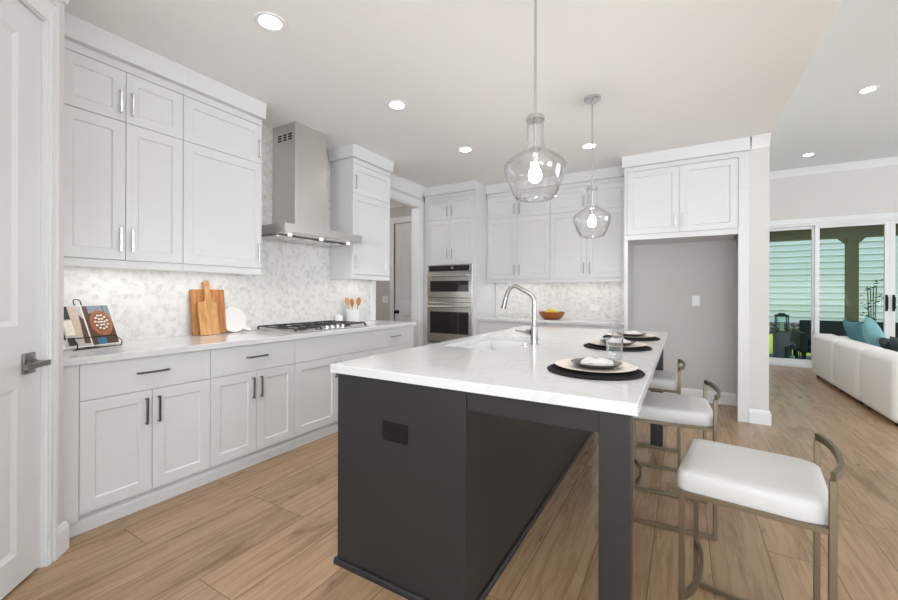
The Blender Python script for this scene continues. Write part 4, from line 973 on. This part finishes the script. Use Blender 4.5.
t = thing('utensil_crock', 'white ceramic utensil crock right of the cooktop', 'crock', (-3.12, 3.235, .914))
b = MB(); b.lathe([(0, .9143), (.066, .9143), (.072, .920), (.078, 1.05), (.079, 1.066), (.076, 1.068), (.073, 1.06), (.067, .93), (0, .925)], (-3.12, 3.235, 0), 36); b.build('pot', WHITEC, t, True, 50)
def spoon(p0, p1, m, label, r1=.03, flat=.35, head=.075):
    p0 = Vector(p0); p1 = Vector(p1); d = (p1 - p0).normalized(); t = thing('wooden_utensil', label, 'utensil', p0, 'wooden utensils in the crock')
    b = MB(); b.tube([p0, p1 - d * head * .8], .0055, 8); b.build('handle', m, t, True)
    sx = Vector((0, 1, 0)); sx = (sx - d * sx.dot(d)).normalized(); sy = d.cross(sx); Mx = Matrix((sx, sy, d)).transposed()
    b = MB(); b2 = bmesh.new(); bmesh.ops.create_uvsphere(b2, u_segments=16, v_segments=10, radius=1)
    for v in b2.verts: v.co = p1 - d * head * .5 + Mx @ Vector((v.co.x * r1, v.co.y * r1 * flat, v.co.z * head * .62))
    b._merge(b2); b.build('bowl', m, t, True, 80)
spoon((-3.115, 3.215, .935), (-3.135, 3.150, 1.19), SPOON1, 'wooden spoon on the left in the white crock')
spoon((-3.125, 3.235, .935), (-3.155, 3.255, 1.175), SPOON2, 'wooden spoon at the back in the white crock', .028)
spoon((-3.11, 3.255, .935), (-3.115, 3.33, 1.185), SPOON2, 'brown wooden spoon leaning right in the white crock', .034)
t = MB().lathe([(0, .9143), (.040, .9143), (.043, .918), (.043, .985), (.041, .988), (.041, .994), (.030, 1.003), (.008, 1.006), (.008, 1.014), (0, 1.016)], (-3.19, 3.098, 0), 28).build('canister', WHITEC, None, True)
tag(t, 'small white lidded canister behind the cooktop beside the crock', 'canister')

# fruit bowl on back counter
t = thing('fruit_bowl', 'reddish wooden bowl of fruit on the back counter', 'bowl', (-1.455, 5.08, .914))
b = MB(); b.lathe([(0, .9143), (.088, .9143), (.098, .918), (.132, .945), (.156, .982), (.164, 1.006), (.166, 1.010), (.160, 1.010), (.150, .986), (.122, .951), (.085, .928), (0, .924)], (-1.455, 5.08, 0), 40); b.build('dish', BOWLW, t, True, 60)
def fruit(p, r, m, el, label, name):
    b2 = bmesh.new(); bmesh.ops.create_uvsphere(b2, u_segments=20, v_segments=12, radius=r)
    for v in b2.verts:
        z = v.co.z / r; v.co.x *= el; v.co.x += (.15 * r * (v.co.x / (r * el)) ** 5 if el > 1.1 else 0); v.co += Vector(p)
    b = MB(); b._merge(b2); o = b.build(name, m, None, True, 80); tag(o, label, 'fruit', 'fruit in the wooden bowl'); return o
fruit((-1.500, 5.030, .982), .036, LEMON, 1.2, 'yellow lemon at the front left of the wooden bowl', 'lemon')
fruit((-1.405, 5.035, .982), .036, LEMON, 1.2, 'yellow lemon at the front right of the wooden bowl', 'lemon')
fruit((-1.395, 5.125, .984), .038, APPLE, 1.0, 'green apple at the back right of the wooden bowl', 'apple')
fruit((-1.455, 5.075, 1.022), .033, LEMON, 1.15, 'topmost yellow lemon on the pile in the bowl', 'lemon')
fruit((-1.508, 5.125, .986), .038, APPLE, 1.0, 'green apple at the back left of the wooden bowl', 'apple')

# outlets and switches
def plate(name, label, T, uc, vc, w, sgn, wd=.075, hh=.118, n=1, m=PLASTW, toggles=True, cat='wall outlet'):
    t = thing(name, label, cat, T(uc, vc, w), None)
    b = MB(); b.box(T(uc - wd / 2, vc - hh / 2, w + sgn * .0004), T(uc + wd / 2, vc + hh / 2, w + sgn * .006), .002); b.build('cover', m, t)
    for k in range(n):
        u = uc + (k - (n - 1) / 2) * .046
        MB().box(T(u - .016, vc - .033, w + sgn * .0062), T(u + .016, vc + .033, w + sgn * .0085), .001, 1).build('socket' if cat == 'wall outlet' else 'rocker', PLASTW, t)
plate('wall_outlet', 'white outlet plate on the grey refrigerator alcove wall', TBk, .127, 1.163, YB, -1)
plate('wall_outlet', 'white horizontal outlet on the back wall tile right of the fruit bowl', TBk, -.99, 1.06, YB - .008, -1, .118, .075)
plate('wall_outlet', 'white horizontal outlet on the back wall tile left of the fruit bowl', TBk, -1.80, 1.06, YB - .008, -1, .118, .075)
plate('light_switch', 'white double switch plate on the hall wall beyond the opening', TBk, -4.22, 1.14, HY, -1, .118, .118, 2, cat='light switch')
t = thing('water_supply_box', 'small white recessed box low on the refrigerator alcove wall', 'wall box', (-.34, YB, .30))
b = MB(); bx0, bx1, bz0, bz1 = -.45, -.25, .19, .375; q = .03
b.box((bx0, YB - .012, bz0), (bx0 + q, YB - .0005, bz1), .002); b.box((bx1 - q, YB - .012, bz0), (bx1, YB - .0005, bz1), .002); b.box((bx0 + q + .0002, YB - .012, bz0), (bx1 - q - .0002, YB - .0005, bz0 + q), .002); b.box((bx0 + q + .0002, YB - .012, bz1 - q), (bx1 - q - .0002, YB - .0005, bz1), .002); b.build('frame', PLASTW, t)
MB().box((bx0 + q + .0004, YB - .003, bz0 + q + .0004), (bx1 - q - .0004, YB - .0008, bz1 - q - .0004)).build('recess_shade', RECESS_SHADE, t)  # flat dark panel standing in for shade inside the box
b = MB(); b.cyl((-.35, YB - .0035, .30), (-.35, YB - .012, .30), .014, 12); b.build('valve', SPOON2, t, True)

# ------------------------------------------------------------------ living room sofa and cushions
XS = 1.69
t = thing('sectional_sofa', 'ivory modular sofa seen from behind in the living room', 'sofa', (XS + .5, 6.7, 0))
secs = [(7.09, 8.06), (6.20, 7.055), (5.31, 6.165)]
for y0, y1 in secs:
    b = MB(); b.box((XS, y0, .03), (XS + .26, y1, .655), .065, 6); b.build('back_section', SOFA, t, True, 50)
    b = MB(); b.box((XS + .265, y0 + .005, .03), (XS + 1.0, y1 - .005, .30), .03, 3); b.build('base_section', SOFA, t, True, 50)
    b = MB(); b.box((XS + .27, y0 + .008, .302), (XS + 1.0, y1 - .008, .45), .05, 4); b.build('seat_cushion', SOFA, t, True, 50)
b = MB(); b.box((XS + .266, 7.80, .452), (XS + 1.0, 8.06, .63), .05, 4); b.build('arm', SOFA, t, True, 50)
for y0, y1 in secs:
    for yy in (y0 + .08, y1 - .08):
        for xx in (XS + .08, XS + .92): MB().box((xx - .03, yy - .03, 0), (xx + .03, yy + .03, .0295)).build('foot', BLACKP, t)
def pillow(name, label, m, c, size, rot, cat='cushion', th=.16, group='cushions on the sofa', spin=0.0):
    b2 = bmesh.new(); n = 16
    def pos(i, j, sd):
        u = i / n * 2 - 1; v = j / n * 2 - 1
        pinch = 1 - .10 * (1 - u * u) * abs(v) ** 3 - .0
        x = u * size / 2 * (1 - .09 * (1 - v * v)); y = v * size / 2 * (1 - .09 * (1 - u * u))
        z = sd * th / 2 * ((1 - u ** 4) * (1 - v ** 4)) ** .55
        return Vector((x, y, z))
    G = {}
    for sd in (1, -1):
        for i in range(n + 1):
            for j in range(n + 1):
                if sd == -1 and (i in (0, n) or j in (0, n)): G[(sd, i, j)] = G[(1, i, j)]
                else: G[(sd, i, j)] = b2.verts.new(pos(i, j, sd))
    for sd in (1, -1):
        for i in range(n):
            for j in range(n):
                q = (G[(sd, i, j)], G[(sd, i + 1, j)], G[(sd, i + 1, j + 1)], G[(sd, i, j + 1)]); b2.faces.new(q if sd > 0 else q[::-1])
    Mx = Matrix.Rotation(rot[2], 3, 'Z') @ Matrix.Rotation(rot[1], 3, 'Y') @ Matrix.Rotation(rot[0], 3, 'X') @ Matrix.Rotation(spin, 3, 'Z')
    for v in b2.verts: v.co = Mx @ v.co
    lo = min(v.co.z for v in b2.verts)
    for v in b2.verts: v.co += Vector((c[0], c[1], c[2] - lo))
    b = MB(); b._merge(b2); o = b.build(name, m, None, True, 80); tag(o, label, cat, group); return o
# cushions stand on the seat (z .45) leaning on the sofa back
zs = .452
pillow('cushion', 'deep teal cushion at the far end of the sofa, leaning on its back', TEAL, (2.115, 7.72, zs), .45, (0, math.radians(70), .12), th=.14)
pillow('cushion', 'light teal cushion standing on its corner, highest on the sofa', TEALL, (2.105, 7.16, zs), .38, (0, math.radians(76), -.05), th=.15, spin=PI / 4)
pillow('cushion', 'dark floral cushion next to the light teal cushion, low behind the sofa back', FLORAL, (2.13, 6.74, zs), .30, (0, math.radians(66), -.1), th=.13)
pillow('cushion', 'dark green cushion nearest the kitchen on the sofa', DKGRN, (2.13, 6.36, zs), .34, (0, math.radians(68), .1), th=.14)

# ------------------------------------------------------------------ porch and garden
ZP = -.05
struct(MB().box((-.6, YF + .13, ZP - .1), (7.5, 11.05, ZP)).build('floor_patio', PATIO))
struct(MB().box((-6, 8.97, ZP - .5), (18, 30, ZP - .06)).build('ground', FARLAWN))
tag(MB().box((-6, 11.06, ZP - .0595), (14, 17.0, ZP - .04)).build('lawn', GRASS), 'strip of bright green lawn beyond the porch', 'lawn', None, 'stuff')
t = thing('porch_frame', 'olive brown porch post and beam outside the sliding door', 'porch', (2.88, 10.88, ZP))
MB().box((-.6, 10.80, 2.37), (7.5, 10.98, 2.75)).build('beam', PORCH, t)
for px in (2.80, 6.3, -.4):
    MB().box((px, 10.80, ZP), (px + .165, 10.965, 2.3695)).build('post', PORCH, t)
for sg, x in ((-1, 2.7995), (1, 2.9655)):
    b = MB(); b.poly_prism([(x, 10.84, 2.369), (x + sg * .11, 10.84, 2.369), (x + sg * .10, 10.84, 2.345), (x + sg * .03, 10.84, 2.275), (x, 10.84, 2.25)], (0, .09, 0)); b.build('bracket', PORCH, t)
MB().box((-.6, YF + .13, 2.7505), (7.5, 11.2, 2.80)).build('roof', PORCH, t)
t = thing('neighbouring_house', 'neighbouring house with pale teal horizontal lap siding', 'house', (4, 17.4, ZP))
b = MB(); L0 = .30; lap = .20
for k in range(34):
    z = L0 + k * lap; b.poly_prism([(-8, 17.36, z), (-8, 17.305, z), (-8, 17.345, z + lap - .001), (-8, 17.36, z + lap - .001)], (26, 0, 0))
b.build('siding', SIDE, t); MB().box((-8, 17.362, ZP - .06), (18, 20, 7.1)).build('wall', SIDE, t)
b = MB()
random.seed(3)
for row in range(3):
    for k in range(110):
        x = -3 + k * .17 + random.uniform(-.04, .04); r_ = random.uniform(.075, .11)
        b.lathe([(0, -r_ * .7), (r_ * .8, -r_ * .45), (r_, 0), (r_ * .75, r_ * .5), (0, r_ * .7)], (x, 16.98 + row * .05 + random.uniform(-.02, .03), ZP + .037 + row * .12), 8)
tag(b.build('garden_stones', ROCK, None, True), 'low border of dark garden stones under the teal siding', 'stones', None, 'stuff')
t = thing('side_table', 'round grey concrete side table holding a lantern on the porch', 'table', (1.64, 9.76, ZP))
b = MB(); b.lathe([(0, ZP + .0004), (.135, ZP + .0004), (.14, ZP + .006), (.14, .518), (.135, .524), (0, .524)], (1.63, 9.78, 0), 36); b.build('pedestal', TABLEG, t, True)
def mk_lantern():
    t = thing('lantern', '', 'lantern'); w, h = .085, .30
    b = MB(); b.box((-w - .012, -w - .012, .0004), (w + .012, w + .012, .02), .003); b.build('base', OUTD, t)
    for sx in (-1, 1):
        for sy in (-1, 1): MB().box((sx * w - .008, sy * w - .008, .0203), (sx * w + .008, sy * w + .008, h)).build('post', OUTD, t)
    b = MB(); b.box((-w - .012, -w - .012, h + .0002), (w + .012, w + .012, h + .02), .003); b.poly_prism([(-w, -w, h + .0203), (w, -w, h + .0203), (w, w, h + .0203), (-w, w, h + .0203)], (0, 0, .012)); b.lathe([(.06, h + .033), (.045, h + .06), (0, h + .06)], (0, 0, 0), 20); b.build('roof', OUTD, t)
    b = MB(); b.tube([(.03 * math.cos(a), 0, h + .062 + .055 * math.sin(a)) for a in [PI * k / 10 for k in range(11)]], .004, 8); b.build('handle', DARKN, t, True)
    for sx, sy, dx, dy in ((1, 0, .0015, w - .009), (-1, 0, .0015, w - .009), (0, 1, w - .009, .0015), (0, -1, w - .009, .0015)):
        MB().box((sx * w - dx, sy * w - dy, .021), (sx * w + dx, sy * w + dy, h - .0005)).build('pane', GLASSW, t)
    b = MB(); b.cyl((0, 0, .0205), (0, 0, .17), .034, 20); b.build('candle', CANDLE, t, True)
    return t
place('lantern', mk_lantern, (1.615, 9.75, .5242), 'black metal lantern standing on the grey side table outside', 'lantern', 'lanterns on the porch')
place('lantern', mk_lantern, (1.72, 9.45, ZP), 'black metal lantern standing on the porch floor', 'lantern', 'lanterns on the porch')
t = thing('outdoor_sofa', 'black outdoor sofa on the porch behind the glass', 'sofa', (2.6, 10.3, ZP))
MB().box((1.97, 10.18, .17), (3.6, 10.30, .74), .03, 3).build('backrest', OUTD, t); MB().box((1.97, 9.60, .17), (3.6, 10.178, .30), .02, 2).build('seat_frame', OUTD, t); MB().box((2.02, 9.60, .302), (3.55, 10.176, .42), .04, 3).build('seat_cushion', DKGRN, t)
MB().box((1.86, 9.58, .17), (1.968, 10.30, .53), .015, 2).build('arm', OUTD, t)
for x in (1.88, 3.54):
    for y in (9.6, 10.24): MB().box((x, y, ZP), (x + .06, y + .05, .1695)).build('leg', OUTD, t)
t = thing('garden_shrub', 'thin leafy green shrub beside the porch right of the post', 'shrub', (3.27, 11.3, ZP))
b = MB()
for k in range(4): b.tube([(3.27 + .02 * k, 11.3, ZP - .019), (3.25 + .04 * k, 11.3 + .03 * k, .8), (3.22 + .05 * k, 11.28 + .02 * k, 1.4)], .008, 6)
b.build('stem', ROCK, t, True)
b = MB(); random.seed(5)
for k in range(70):
    z = random.uniform(.3, 1.55); c = Vector((3.27 + random.uniform(-.13, .13), 11.3 + random.uniform(-.12, .12), z)); a = random.uniform(0, 2 * PI); d = Vector((math.cos(a), math.sin(a), random.uniform(-.3, .5))).normalized(); s_ = d.orthogonal().normalized(); L_ = random.uniform(.07, .12)
    b.poly_prism([c, c + d * L_ * .5 + s_ * .018, c + d * L_, c + d * L_ * .5 - s_ * .018], d.cross(s_) * .002)
b.build('foliage', LEAF, t)
